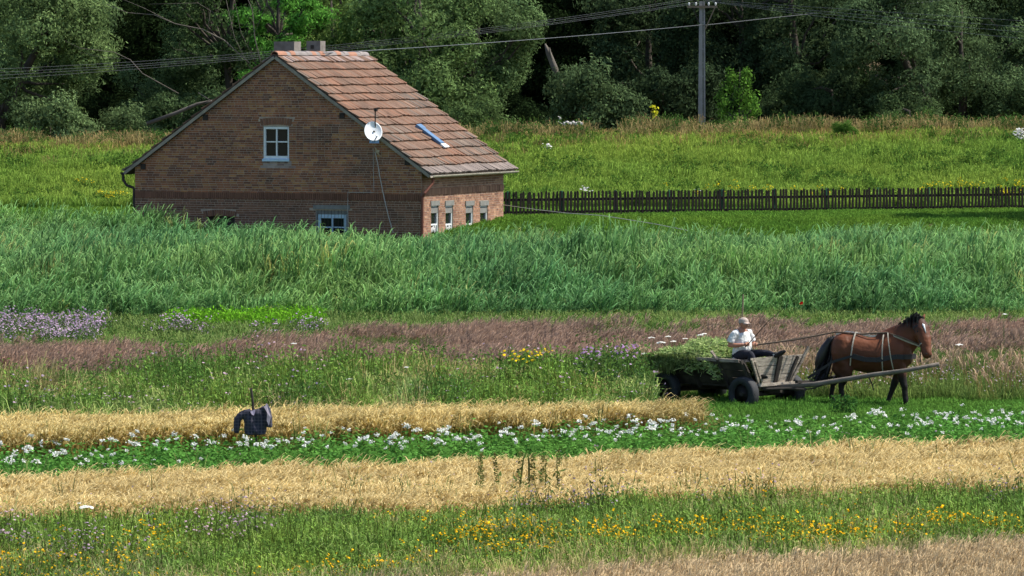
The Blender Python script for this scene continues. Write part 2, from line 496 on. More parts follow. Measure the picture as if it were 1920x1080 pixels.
def t_reed(seed, c0=(.135, .275, .085), c1=(.25, .41, .18)):
    t = TB(seed); r = t.r; ns = 5
    root = ring(r, ns, .25); hh = r.uniform(1.10, 1.48, ns); az = r.normal(.4, .5, ns)
    tip = t.blades(root, hh, .018, r.uniform(.04, .16, ns), az, 0, (.10, .17, .07), .15, (.10, .22, .10))
    nl = 10 * ns
    k = np.repeat(np.arange(ns), 10); f = np.tile(np.linspace(.20, 1.0, 10), ns)
    P = root[k] * (1 - f)[:, None] + tip[k] * f[:, None]
    az2 = r.normal(.25, 1.25, nl)
    t.blades(P, r.uniform(.34, .66, nl), r.uniform(.018, .036, nl), r.uniform(.15, .85, nl), az2, r.uniform(-.05, .4, nl), c0, .36, c1)
    return t.mesh('reed_tuft', M['veg'])

# strip edges: straight lines across the field, Y = a + b X
def edge(px0, py0, px1, py1, h):
    d0 = (HC - h) * FPX / (py0 - HZ); d1 = (HC - h) * FPX / (py1 - HZ)
    x0 = (px0 - 960) / FPX * d0; x1 = (px1 - 960) / FPX * d1
    b = (d1 - d0) / (x1 - x0)
    return lambda X: d0 + b * (np.asarray(X) - x0)
E1 = edge(830, 1085, 1920, 1016, .55)      # reddish grass | flowering weeds
E2 = edge(0, 948, 1920, 893, .75)          # weeds | near barley
E3 = edge(0, 880, 1920, 814, .72)          # near barley | potatoes
E4 = edge(0, 838, 1920, 768, .45)          # potatoes | far barley / cart track
E5 = edge(0, 770, 1305, 746, .78)          # far barley | tall weeds
def E6(X): return 102.2 + .12 * np.asarray(X) + 2.2 * (np.asarray(X) > 2.4)          # tall weeds | pink grass
def E7(X): return np.interp(X, [-14, -6.5, -4.0, 0, 13], [112.0, 113.2, 117.0, 118.6, 121.0])          # pink grass | green margin
def E8(X): return 127.0 + .10 * np.asarray(X)          # green margin | reeds
def E9(X): X = np.asarray(X); return np.where(X < .3, 160.2 - .36 * np.clip(X + 3, -9, 9), 153.5 + .8 * np.sin(X * .7) + .14 * X)   # reeds | lawn

def field(lo, hi, dens, xlim=None, margin=1.6, ymin=58, ymax=215, rag=.6):
    """random points between two edges, inside the view wedge plus a margin"""
    xm = .1015 * ymax + margin
    n = int(dens * 2 * xm * (ymax - ymin))
    X = rng.uniform(-xm, xm, n); Y = rng.uniform(ymin, ymax, n)
    Yr = Y + rag * ((noise2(X, X * 0 + 3, 1.9) - .5) * 1.6 + (noise2(X, Y, .7) - .5) * 1.2) + rng.normal(0, .18 * rag, n)
    k = (np.abs(X) < .1015 * Y + margin) & (Yr > lo(X)) & (Yr < hi(X))
    if xlim: k &= (X > xlim[0]) & (X < xlim[1])
    return X[k], Y[k]
def put(name, X, Y, sources, label, cat, s=(.85, 1.15), tint=None, tilt=.08, weights=None, idx=None, hs=None, wind=None):
    n = len(X)
    P = np.stack([X, Y, hgt(X, Y) - .01], 1)
    rot = np.stack([rng.normal(0, tilt, n), rng.normal(0, tilt, n), rng.uniform(-.6, .6, n) if wind else rng.uniform(0, 6.28, n)], 1)
    sc = rng.uniform(s[0], s[1], n)
    s3 = np.repeat(sc[:, None], 3, 1)
    if hs is not None: s3[:, 2] *= hs
    if idx is None: idx = rng.choice(len(sources), n, p=weights)
    c = np.ones((n, 3)) if tint is None else tint
    c = c * (1 + .10 * rng.normal(size=(n, 1))).clip(.6, 1.4)
    return scatter(name, P, rot, s3, idx, c, sources, label, cat)
def mixc(f, a, b): f = np.clip(f, 0, 1)[:, None]; return np.array(a) * (1 - f) + np.array(b) * f
inf_lo = lambda X: np.full_like(np.asarray(X, float), 58.0)

# reddish ripe grass in the bottom right corner
X, Y = field(inf_lo, E1, 40, ymin=60, ymax=70)
put('reddish_grass', X, Y, [t_pink(100 + k, (.50, .40, .26)) for k in range(4)], 'reddish ripe grass field filling the bottom right corner', 'grass',
    s=(.55, .75), wind=True, tint=mixc(fbm(X, Y, 3), (1.30, 1.24, 1.12), (1.05, 1.0, .92)))

# flowering weeds in front
X, Y = field(E1, lambda x: E2(x) - .15, 46, ymin=58, ymax=80)
green = [t_weed(200 + k, .72, .22, 75, .05, (.17, .29, .065), aspect=.3) for k in range(3)] + [t_grass(210 + k, 26, .62, .2, .013, (.18, .32, .07), (.34, .45, .16)) for k in range(3)]
yel = [t_weed(220 + k, .62, .2, 45, .05, (.10, .18, .035), (.76, .44, .015), 6, .017) for k in range(3)]
pur = [t_weed(230 + k, .85, .18, 40, .05, (.11, .16, .06), (.36, .27, .38), 6, .020) for k in range(2)]
dry = [t_grass(240 + k, 20, .62, .22, .010, (.26, .26, .11), (.44, .39, .22)) for k in range(2)]
src = green + yel + pur + dry
n = len(X); idx = rng.choice(6, n, p=[.23, .23, .23, .11, .10, .10])
nearness = (Y - E1(X)) / np.maximum(E2(X) - E1(X), .5)
u = rng.random(n); fy = fbm(X, Y, 1.8); fp = fbm(X + 50, Y, 2.2)
k = (fy + .36 * (1 - nearness) + np.where(X < 1.5, .045, -.05) > .76) & (u < .60); idx[k] = 6 + rng.choice(3, k.sum())
k = (fp + .32 * nearness > .92) & (u > .78); idx[k] = 9 + rng.choice(2, k.sum())
k = (nearness < .16) & (u < .75); idx[k] = 11 + rng.choice(2, k.sum())
k = (fbm(X - 90, Y, 2.5) > .62) & (u < .35); idx[k] = 11 + rng.choice(2, k.sum())
put('flowering_weeds', X, Y, src, 'dense green weeds with small yellow and mauve flowers across the foreground', 'weeds', idx=idx,
    tint=mixc(fbm(X, Y, 1.5) * 1.5 - .25, (.78, .86, .84), (1.45, 1.30, 1.05)), hs=.75 + .5 * fbm(X + 5, Y, 2.5))

# ripe barley, two strips
bar = [t_barley(300 + k) for k in range(6)]
X, Y = field(E2, E3, 52, ymin=66, ymax=88)
put('near_barley', X, Y, bar, 'golden ripe barley strip in front of the potatoes', 'barley', wind=True,
    tint=mixc(fbm(X, Y, 1.6) * 1.4 - .2, (.90, .90, .82), (.68, .67, .60)), hs=.65 + .16 * fbm(X, Y, 1.2))
X, Y = field(lambda x: E4(x) + .1, E5, 54, xlim=(-30, 3.35), ymin=80, ymax=96)
put('far_barley', X, Y, bar, 'golden ripe barley strip behind the potatoes, left of the cart', 'barley', wind=True,
    tint=mixc(fbm(X, Y, 1.6) * 1.4 - .2, (.90, .90, .76), (.68, .69, .58)) * np.where(X > 2.2, .8, 1)[:, None], hs=.74 + .16 * fbm(X, Y, 1.2))
# greener tail of the barley strip beside the cart
X, Y = field(lambda x: E4(x) + .1, lambda x: E5(x) + .2, 40, xlim=(1.2, 3.7), ymin=84, ymax=96)
put('barley_edge_grass', X, Y, [t_grass(320 + k, 24, .55, .2, .012, (.16, .19, .05), (.30, .27, .10)) for k in range(3)], 'yellow green rank grass at the end of the far barley strip', 'grass', hs=.5 + .14 * (X - 1.2))

# stray weeds and grasses growing over the strip edges
XS, YS = [], []
for E_, wdt, n_ in ((E2, 1.5, 300), (E3, .5, 200), (E4, .35, 150), (E5, .8, 260)):
    x = rng.uniform(-10.5, 11, n_); y = E_(x) + rng.normal(0, wdt, n_)
    k = (noise2(x, y, 1.3) > .5) & ((x < 3.2) | (E_ is E2) | (E_ is E3)); XS.append(x[k]); YS.append(y[k])
x = rng.uniform(-9, 10, 90); XS.append(x); YS.append(E2(x) + rng.uniform(.05, .95, 90) * (E3(x) - E2(x)))
X, Y = np.concatenate(XS), np.concatenate(YS)
put('stray_weeds', X, Y, [t_weed(360 + k, .85, .14, 34, .045, (.13, .20, .06), (.42, .33, .42), 2, .016, aspect=.3) for k in range(2)] + [t_grass(365 + k, 12, .85, .15, .010, (.17, .24, .07), (.34, .36, .16)) for k in range(2)] + [t_weed(368, .9, .12, 26, .04, (.15, .20, .07), aspect=.25)],
    'stray green weeds growing through the edges of the barley strips', 'weeds', s=(.6, 1.15))

# cart track: short green grass right of the far barley
X, Y = field(lambda x: E4(x) - .6, lambda x: 102.2 + 0 * x, 60, xlim=(3.2, 14), ymin=86, ymax=104)
gs = [t_grass(340 + k, 26, .26, .18, .013, (.065, .17, .03), (.11, .24, .05)) for k in range(4)]
put('track_grass', X, Y, gs, 'short green grass under the horse and cart', 'grass', tint=mixc(fbm(X, Y, 1.7) * 1.4 - .2, (.8, .95, .8), (1.35, 1.2, 1.1)), hs=np.where(Y > 95, np.where(X < 5.8, .66, .44) + .4 * fbm(X, Y, 1.4), .8 + .5 * fbm(X, Y, 1.4)))
X, Y = field(lambda x: np.where(np.asarray(x) < 5.2, 102.6, 101.2), lambda x: 106.5 + 0 * x, 40, xlim=(2.4, 14), ymin=98, ymax=108)
src = [t_grass(345 + k, 24, .45, .2, .012, (.10, .18, .04), (.18, .24, .08)) for k in range(3)] + [t_pink(347), t_weed(348, .5, .2, 45, .05, (.09, .16, .045), (.45, .36, .45), 4, .018)]
put('rough_grass_behind_cart', X, Y, src, 'rough light green grass with pinkish heads behind the horse', 'grass', weights=[.30, .30, .24, .06, .10], hs=.7 + .5 * fbm(X, Y, 1.4), tint=mixc(fbm(X, Y, 1.5), (1.0, 1.05, 1.0), (1.4, 1.35, 1.2)))

# tall weeds between far barley and the pink grass
X, Y = field(E5, E6, 26, xlim=(-30, 3.0), ymin=86, ymax=106, rag=.9)
k = X < .0272 * Y - .10; X, Y = X[k], Y[k]
src = [t_weed(400 + k, 1.0, .28, 90, .06, (.13, .235, .055), aspect=.35) for k in range(4)] + [t_grass(410 + k, 28, .95, .25, .014, (.15, .24, .06), (.28, .34, .15)) for k in range(2)] \
    + [t_weed(420, 1.05, .25, 80, .06, (.08, .15, .045), (.40, .30, .44), 4, .022)] + [t_grass(424, 26, .9, .25, .010, (.22, .21, .09), (.38, .33, .18))]
n = len(X); idx = rng.choice(6, n, p=[.15, .15, .15, .15, .2, .2]); u = rng.random(n)
lf = noise2(X, Y, 1.1) + .3 * noise2(X, Y, .5)
k = lf > .66; idx[k] = rng.choice(4, k.sum()); k = lf < .45; idx[k] = 4 + rng.choice(2, k.sum())
k = (fbm(X + 20, Y, 2.2) > .62) & (u < .12); idx[k] = 6
k = (fbm(X - 20, Y, 2.0) > .66) & (u < .6); idx[k] = 7
put('tall_weeds', X, Y, src, 'tall dark green weeds behind the far barley strip, left of the cart', 'weeds', idx=idx, s=(.7, 1.35),
    tint=mixc(fbm(X, Y, 1.3) * 1.7 - .35, (.78, .90, .88), (1.6, 1.45, 1.2)), hs=(.36 + .62 * fbm(X, Y, 1.7) + .42 * noise2(X, Y, .9) * (noise2(X, Y, 1.1) > .5)))

# pinkish ripe grass
X, Y = field(E6, E7, 30, ymin=98, ymax=128, rag=1.8)
pk = [t_pink(500 + k) for k in range(4)] + [t_grass(510 + k, 26, .7, .22, .013, (.10, .16, .04), (.19, .23, .09)) for k in range(2)] + [t_weed(515, .75, .25, 70, .06, (.085, .16, .04))]
n = len(X); g = fbm(X, Y * .6, 2.6) + .16 * noise2(X, Y, .9)
idx = rng.choice(4, n); u = rng.random(n); near = (Y - E6(X)) / (E7(X) - E6(X))
gf = np.where(X < -4.5, np.abs(near - .55) * 1.3, .55 - near * .8)
k = (u < .16 + .75 * np.clip(noise2(X, Y * .5, 1.2) - .35, 0, 1) + np.where(X > 2.4, .30 * np.clip(1.2 - near * 1.4, 0, 1), 0) + 1.15 * np.clip(g - .52, 0, 1) * 2 + np.clip(gf, 0, 1)); idx[k] = 4 + rng.choice(3, k.sum())
put('pink_grass', X, Y, pk, 'pinkish brown ripe grass band between the reeds and the cart', 'grass', idx=idx, wind=True, hs=.60 + .34 * fbm(X, Y, 2),
    tint=mixc(fbm(X, Y, 2.2), (1.2, 1.1, 1.08), (.82, .84, .86)))

# green margin before the reeds
X, Y = field(lambda x: E7(x) - .6, lambda x: E8(x) + .4, 26, ymin=108, ymax=132)
src = [t_grass(540 + k, 26, .7, .25, .016, (.11, .19, .05), (.20, .27, .10)) for k in range(3)] + [t_weed(545, .8, .25, 70, .07, (.075, .16, .04)), t_pink(546)]
put('green_margin', X, Y, src, 'light green grass margin along the foot of the reeds', 'grass', weights=[.29, .29, .22, .20, .0], hs=.85, tint=mixc(fbm(X, Y, 2.5), (.85, .9, .9), (1.25, 1.2, 1.0)))
X, Y = field(lambda x: E7(x) + .3, lambda x: E8(x) - .5, 40, xlim=(-8.4, -4.8), ymin=108, ymax=132)
k = Y > 122.5; X, Y = X[k], Y[k]
put('bright_clover', X, Y, [t_weed(550 + k, .62, .25, 90, .07, (.15, .36, .025)) for k in range(3)], 'vivid yellow green patch at the foot of the reeds, left', 'clover', tint=None, hs=1.15)
# mauve flower drift at the left edge
X, Y = field(lambda x: E7(x) - 1.5, lambda x: E8(x) - .6, 26, xlim=(-15, -4.5), ymin=104, ymax=130)
k = (fbm(X, Y, 2.0) + np.where(X < -9.6, .15, -.09) > .66) & (Y < 121.5 + (X + 8) * -.35) & (Y > 114.5); X, Y = X[k], Y[k]
put('mauve_flowers', X, Y, [t_weed(560 + k, .95, .24, 60, .06, (.085, .15, .05), (.50, .36, .52), 7, .026) for k in range(3)], 'drift of mauve flowers before the reeds at the left edge', 'flowers', hs=.85, s=(.75, 1.1))

# reeds
X, Y = field(E8, E9, 12, ymin=118, ymax=168)
rd = [t_reed(600 + k) for k in range(7)] + [t_reed(610 + k, (.11, .25, .085), (.21, .39, .17)) for k in range(3)] + [t_reed(615, (.24, .29, .09), (.42, .42, .19))]
gr = fbm(X, Y, 5)
tint = mixc(gr * 1.8 - .4, (.66, .79, .76), (1.04, 1.0, .78)) * (1 + .45 * (noise2(X, Y, 1.3) - .5))[:, None]
tint = tint * np.where(Y > E9(X) - 4, 1.0, .97)[:, None]
put('reed_bed', X, Y, rd, 'broad bed of tall blue green reeds in front of the brick house', 'reeds', tint=tint, wind=True, s=(.72, 1.28), weights=[.085] * 7 + [.125] * 3 + [.03], hs=(.62 + .55 * fbm(X, Y, 2.4)) * (.55 + .45 * smooth((Y - E8(X)) / 6.0)) * (1 - smooth((Y - 140) / 12.0) * (1 - np.interp(X, [-16, -11, -6, -2.5, .5, 4, 18], [.80, .72, .50, .58, .80, .80, .84]))), tilt=.13)

# lawn between reeds and fence
X, Y = field(lambda x: E9(x) - .3, lambda x: 183.0 + 0 * x, 22, ymin=148, ymax=184)
src = [t_grass(640 + k, 30, .16, .22, .02, (.085, .20, .03), (.13, .26, .045)) for k in range(3)]
put('lawn', X, Y, src, 'mown green lawn before the dark picket fence', 'grass', tint=mixc(fbm(X, Y, 3) * 1.4 - .2, (.85, .95, .9), (1.3, 1.12, 1.0)))

# dike slope
X, Y = field(lambda x: 181.0 + 0 * x, lambda x: 207 + 0 * x, 19, ymin=180, ymax=208)
src = [t_grass(700 + k, 26, .5, .28, .022, (.13, .25, .038), (.24, .36, .075)) for k in range(4)] + [t_weed(710 + k, .6, .28, 80, .09, (.085, .18, .035)) for k in range(2)] \
    + [t_grass(715 + k, 24, .62, .25, .016, (.20, .19, .07), (.36, .27, .13)) for k in range(2)] + [t_weed(718, .6, .3, 60, .08, (.08, .17, .03), (.66, .55, .03), 4, .03)]
n = len(X); idx = rng.choice(4, n); u = rng.random(n); up = (Y - 182) / 22
k = u < .9 * np.clip(fbm(X, Y, 2.2) - .45, 0, 1); idx[k] = 4 + rng.choice(2, k.sum())
k = u > 1.12 - .62 * np.clip(up - .5, 0, 1) ** .8 - .35 * np.clip(fbm(X + 60, Y, 3) - .55, 0, 1); idx[k] = 6 + rng.choice(2, k.sum())
k = (fbm(X + 200, Y, 2.0) > .70) & (u < .3) & (up < .3); idx[k] = 8
put('dike_grass', X, Y, src, 'bright green meadow grass on the dike slope behind the fence', 'grass', idx=idx,
    tint=mixc(fbm(X, Y, 4) * 1.5 - .25, (.80, .88, .82), (1.22, 1.06, .95)), hs=.65 + .7 * fbm(X, Y, 1.6))
# dry fringe on the dike top
X, Y = field(lambda x: 201.0 + 0 * x, lambda x: 212 + 0 * x, 12, ymin=200, ymax=213)
k = fbm(X, Y, 2.0) > .45; X, Y = X[k], Y[k]
put('dry_fringe', X, Y, [t_grass(730 + k, 22, .9, .25, .022, (.20, .20, .07), (.36, .26, .13)) for k in range(3)] + [t_weed(735, 1.0, .3, 80, .1, (.06, .13, .03))],
    'tall dry straw coloured grasses along the dike top', 'grass', hs=.5 + .9 * fbm(X, Y, 1.5))

# ---------------------------------------------------------------- brick house
TH = math.radians(22)
HU = Vector((math.cos(TH), -math.sin(TH), 0)); HV = Vector((math.sin(TH), math.cos(TH), 0))
HCn = Vector(((790 - 960) / FPX * 165, 165, 0))
HW, HL = 10.37, 7.1
HP0 = HCn - HU * HW
RZ, RS = 7.02, .705                        # ridge height, roof slope (rise/run)
EV = RZ - RS * HW / 2                      # roof plane height over the wall face
def gs(px, py, y=0.0):
    """photo pixel on the gable plane (offset y back) -> local x, z"""
    k = (px - 960) / FPX; p = HP0 + HV * y
    s = (k * p.y - p.x) / (HU.x - k * HU.y)
    d = p.y + s * HU.y
    return s, HC - (py - HZ) / FPX * d
def ss(px, py):
    """photo pixel on the right wall plane -> local y, z"""
    k = (px - 960) / FPX; p = HP0 + HU * HW
    s = (k * p.y - p.x) / (HV.x - k * HV.y)
    return s, HC - (py - HZ) / FPX * (p.y + s * HV.y)

house = empty('brick_house', HP0, -TH)
tag(house, 'brown brick house with red tiled gable roof, half hidden by the reeds', 'house')
CH = .0765
R_ = random.Random(3)
def brickcol(kind):
    a = R_.random()
    if kind == 'gable':
        base = (.275, .115, .060) if a < .55 else ((.34, .172, .075) if a < .77 else (.18, .078, .05))
    elif kind == 'base':
        base = (.20, .098, .062) if a < .7 else (.14, .072, .05)
    elif kind == 'band':
        base = (.17, .083, .055)
    elif kind == 'pale':
        base = (.30, .25, .24) if a < .6 else (.2, .14, .13)
    else:
        base = (.31, .17, .112) if a < .6 else ((.37, .215, .14) if a < .85 else (.23, .12, .085))
    j = R_.uniform(.82, 1.18)
    return tuple(c * j for c in base)

def brick_wall(wall, frame, spans, z0, z1, opens, skips, kindf, depth=.25, want=0, order=None):
    """frame(a, o, z): local point at run a, o metres proud of the wall face, height z. Builds mortar body + bricks."""
    mb = MB(); bricks = []
    nrow = int((z1 - z0) / CH) + 1
    for r in range(nrow):
        za, zb = z0 + r * CH, min(z0 + (r + 1) * CH, z1)
        lo, hi = spans((za + zb) / 2)
        if hi - lo < .05: continue
        cuts = sorted((a, b) for (a, b, c, d) in opens if c < (za + zb) / 2 < d)
        segs, cur = [], lo
        for a, b in cuts:
            if a > cur: segs.append((cur, min(a, hi)))
            cur = max(cur, b)
        if cur < hi: segs.append((cur, hi))
        for a, b in segs:
            vs = [frame(a, 0, za), frame(b, 0, za), frame(b, 0, zb), frame(a, 0, zb), frame(a, -depth, za), frame(b, -depth, za), frame(b, -depth, zb), frame(a, -depth, zb)]
            mb.add(vs, [(0, 1, 2, 3), (5, 4, 7, 6), (0, 3, 7, 4), (1, 5, 6, 2), (0, 4, 5, 1), (3, 2, 6, 7)])
            hdr = r % 2
            step = .13 if (hdr and R_.random() < .8) else .255
            x = a - (R_.uniform(0, step) if a == lo else 0) * .5
            while x < b - .03:
                e = min(x + step, b); s = max(x, a)
                x += step
                if R_.random() < .1: x += 0
                if e - s < .04: continue
                cxm, czm = (s + e) / 2, (za + zb) / 2
                if any(A < cxm < B and C_ < czm < D for (A, B, C_, D) in skips): continue
                bricks.append((s + .008, e - .008, za + .008, zb - .008, kindf(cxm, czm)))
    body = mb.build('gable_wall' if wall == 'gable_wall' else wall, M['mortar'], house)
    def mk(b, m):
        s, e, za, zb, kd = b
        o = .008 + R_.uniform(-.003, .004)
        vs = [frame(s, o, za), frame(e, o, za), frame(e, o, zb), frame(s, o, zb), frame(s, -.01, za), frame(e, -.01, za), frame(e, -.01, zb), frame(s, -.01, zb)]
        m.add(vs, [(0, 1, 2, 3), (0, 3, 7, 4), (1, 5, 6, 2), (0, 4, 5, 1), (3, 2, 6, 7)], brickcol(kd))
    if want:
        bricks.sort(key=order)
        for b in bricks[:want]:
            m = MB(); mk(b, m); m.build('brick', M['brick'], body)
    m = MB()
    for b in bricks[want:]: mk(b, m)
    tag(m.build('brickwork', M['brick'], body), kind='stuff')
    return body

def soldiers(frame, a, b, z0, z1, kind, proud, wall, rise=0.0, w=.075):
    n = int((b - a) / w)
    m = MB()
    for i in range(n):
        s = a + (b - a) * i / n + .006; e = a + (b - a) * (i + 1) / n - .006
        t = ((i + .5) / n - .5) * 2; dz = rise * (1 - t * t)
        fan = .05 * t if rise else 0
        o = proud + R_.uniform(-.003, .003)
        vs = [frame(s, o, z0 + dz), frame(e, o, z0 + dz), frame(e + fan, o, z1 + dz), frame(s + fan, o, z1 + dz), frame(s, -.01, z0 + dz), frame(e, -.01, z0 + dz), frame(e + fan, -.01, z1 + dz), frame(s + fan, -.01, z1 + dz)]
        m.add(vs, [(0, 1, 2, 3), (0, 3, 7, 4), (1, 5, 6, 2), (0, 4, 5, 1), (3, 2, 6, 7)], brickcol(kind))
    return m

# openings on the gable
wx0, wz1 = gs(494, 237); wx1, wz0 = gs(542, 298)
lx0, lz1 = gs(592, 392); lx1, lz0 = gs(652, 470)
cx0, cz1 = gs(385, 404); cx1, _ = gs(440, 404); cz0 = cz1 - .5
bz1 = gs(500, 361)[1]; bz0 = gs(500, 373)[1]
gframe = lambda a, o, z: Vector((a, -o, z))
gspan = lambda z: (0, HW) if z < EV - .1 else ((z - EV + .12) / RS, HW - (z - EV + .12) / RS)
def gkind(x, z):
    if wx0 - .02 < x < wx1 + .12 and wz0 - .28 < z < wz0: return 'pale'
    if z < bz0: return 'base'
    if noise2(x, z * 2, .7) > .80: return 'base'
    return 'gable'
gab = brick_wall('gable_wall', gframe, gspan, .6, RZ - .12, [(wx0, wx1, wz0, wz1), (lx0, lx1, lz0, lz1), (cx0, cx1, cz0, cz1)],
                 [(0, HW, bz0, bz1), (wx0 - .08, wx1 + .08, wz1, wz1 + .30), (lx0 - .12, lx1 + .12, lz1, lz1 + .15), (cx0 - .05, cx1 + .05, cz1, cz1 + .2)],
                 gkind, want=200, order=lambda b: -(b[0] + (0 if b[2] > 1.9 and b[1] - b[0] > .2 else -50)))
soldiers(gframe, .01, HW - .01, bz0 + .005, bz1 - .005, 'band', .03, gab).build('soldier_course', M['brick'], gab)
soldiers(gframe, wx0 - .08, wx1 + .08, wz1 + .02, wz1 + .25, 'base', .016, gab, rise=.05, w=.085).build('window_arch', M['brick'], gab)
soldiers(gframe, cx0 - .05, cx1 + .05, cz1 - .06, cz1 + .14, 'base', .016, gab, rise=.06).build('cellar_arch', M['brick'], gab)
MB().box((( cx0 + cx1) / 2, .18, (cz0 + cz1) / 2), (cx1 - cx0, .04, cz1 - cz0)).build('cellar_shutter', M['darkiron'], gab)
for (px, py) in ((386, 220), (269, 312), (642, 217), (764, 304)):       # iron wall anchors
    x, z = gs(px, py); MB().box((x, -.025, z), (.17, .05, .19)).build('wall_anchor', M['darkiron'], gab)

# right-hand side wall
SW = [(808, 822), (835, 849), (873, 887), (900, 914)]
opens = []
for a, b in SW:
    y0, z1 = ss(a, 386); y1, _ = ss(b, 386); opens.append((y0, y1, z1 - 1.15, z1))
sb1 = ss(860, 352)[1] + .02; sb0 = sb1 - .2
sframe = lambda a, o, z: Vector((HW + o, a, z))
sidew = brick_wall('side_wall', sframe, lambda z: (.002, HL), .6, EV - .1, opens,
                   [(0, HL, sb0, sb1)] + [(a - .03, b + .03, d, d + .17) for a, b, c, d in opens],
                   lambda x, z: 'side' if z < sb0 else 'side2', want=100, order=lambda b: (0 if 1.4 < b[2] < sb0 and b[1] - b[0] > .2 else 50) + b[0])
soldiers(sframe, .03, HL - .01, sb0 + .005, sb1 - .005, 'side', .035, sidew).build('soldier_course', M['brick'], sidew)
for a, b, c, d in opens:
    MB().box((HW + .0, (a + b) / 2, d + .085), (.07, b - a + .10, .16)).build('lintel', M['plaster'], sidew)
    w = MB()
    for yy in (a + .03, b - .03): w.box((HW - .06, yy, (c + d) / 2), (.06, .05, d - c - .002))
    w.box((HW - .06, (a + b) / 2, d - .035), (.058, b - a - .11, .06)); w.box((HW - .06, (a + b) / 2, d - .62), (.058, b - a - .11, .05))
    wf = w.build('window', M['white'], house)
    MB().box((HW - .085, (a + b) / 2, (c + d) / 2), (.02, b - a - .1, d - c - .07)).build('pane', M['glass'], wf)
    MB().box((HW - .03, (a + b) / 2 + .012, d - .14), (.02, b - a - .03, .20)).build('blind_box', M['plaster'], wf)
    m = MB()
    for q in range(5): m.ellip((HW - .045 + R_.uniform(-.01, .01), a + (b - a) * (.25 + .12 * q), d - .75 + R_.uniform(-.08, .08)), (.025, .05, .09))
    m.build('curtain', M['curtain'], wf)
# plain left and back walls
MB().box((.125, HL / 2 + .125, (.6 + EV - .1) / 2), (.25, HL - .26, EV - .7)).build('left_wall', M['mortar'], house)
MB().prism([(.26, HL, .6), (HW - .26, HL, .6), (HW - .26, HL, EV - .1), (HW / 2, HL, RZ - .22), (.26, HL, EV - .1)], (0, 0, 0), (0, -.2, 0)).build('back_wall', M['mortar'], house)

# gable windows
def casement(x0, x1, z0, z1, name, m, bars_h, fw=.07, bottom=.0, glaze=None):
    w = MB(); y = .06
    w.box((x0 + fw / 2, y, (z0 + z1) / 2), (fw, .07, z1 - z0)); w.box((x1 - fw / 2, y + .02, (z0 + z1) / 2), (fw, .07, z1 - z0))
    w.box(((x0 + x1) / 2, y, z1 - fw * .6), (x1 - x0 - 2 * fw, .068, fw * 1.2)); w.box(((x0 + x1) / 2, y, z0 + .05 + bottom / 2), (x1 - x0 - 2 * fw, .068, .1 + bottom))
    wf = w.build(name, m, house)
    zz = [z0 + .1 + bottom] + [h for h in bars_h] + [z1 - fw * 1.2]
    mx = (x0 + x1) / 2
    bm = MB().box((mx, y - .002, (zz[0] + zz[-1]) / 2), (.045 if bottom == 0 else .045, .06, zz[-1] - zz[0]))
    for h in bars_h:
        for s in (-1, 1): bm.box((mx + s * ((x1 - x0 - 2 * fw) / 4 + .011), y, h), ((x1 - x0 - 2 * fw) / 2 - .03, .05, .04))
    bm.build('glazing_bar', m, wf)
    for i in range(len(zz) - 1):
        for s in (-1, 1):
            MB().box((mx + s * ((x1 - x0 - 2 * fw) / 4 + .01), y + .03, (zz[i] + zz[i + 1]) / 2), ((x1 - x0 - 2 * fw) / 2 - .02, .012, zz[i + 1] - zz[i] - .03)).build('pane', M['glass'], wf)
    return wf
wf = casement(wx0, wx1, wz0, wz1, 'window', M['white'], [(wz0 + wz1) / 2 + .03])
tag(wf, 'white painted attic window with four dark panes')
MB().prism([(wx0 - .02, -.07, wz0 - .08), (wx0 - .02, -.07, wz0 - .02), (wx0 - .02, .05, wz0 + .03), (wx0 - .02, .05, wz0 - .08)], (0, 0, 0), (wx1 - wx0 + .04, 0, 0)).build('sill', M['bluewhite'], wf)
wf = casement(lx0 + .06, lx1 - .06, lz0, lz1 - .17, 'window', M['bluewhite'], [gs(620, 426)[1]], fw=.1)
tag(wf, 'pale blue ground floor window behind reeds')
MB().box(((lx0 + lx1) / 2, -.0, lz1 + .075), (lx1 - lx0 + .16, .07, .14)).build('lintel', M['plaster'], wf)
MB().box(((lx0 + lx1) / 2, .05, lz1 - .085), (lx1 - lx0 - .01, .05, .165)).build('shutter_box', M['plaster'], wf)
for s in (lx0 + .028, lx1 - .028): MB().box((s, .02, (lz0 + lz1) / 2 - .09), (.05, .05, lz1 - lz0 - .18)).build('jamb', M['plaster'], wf)
for i in range(9):
    x = lx0 + .09 + (lx1 - lx0 - .18) * i / 8
    MB().tube([(x, -.03, lz0), (x, -.03, lz1 - .02)], .006, 4).build('grille_bar', M['darkiron'], wf)

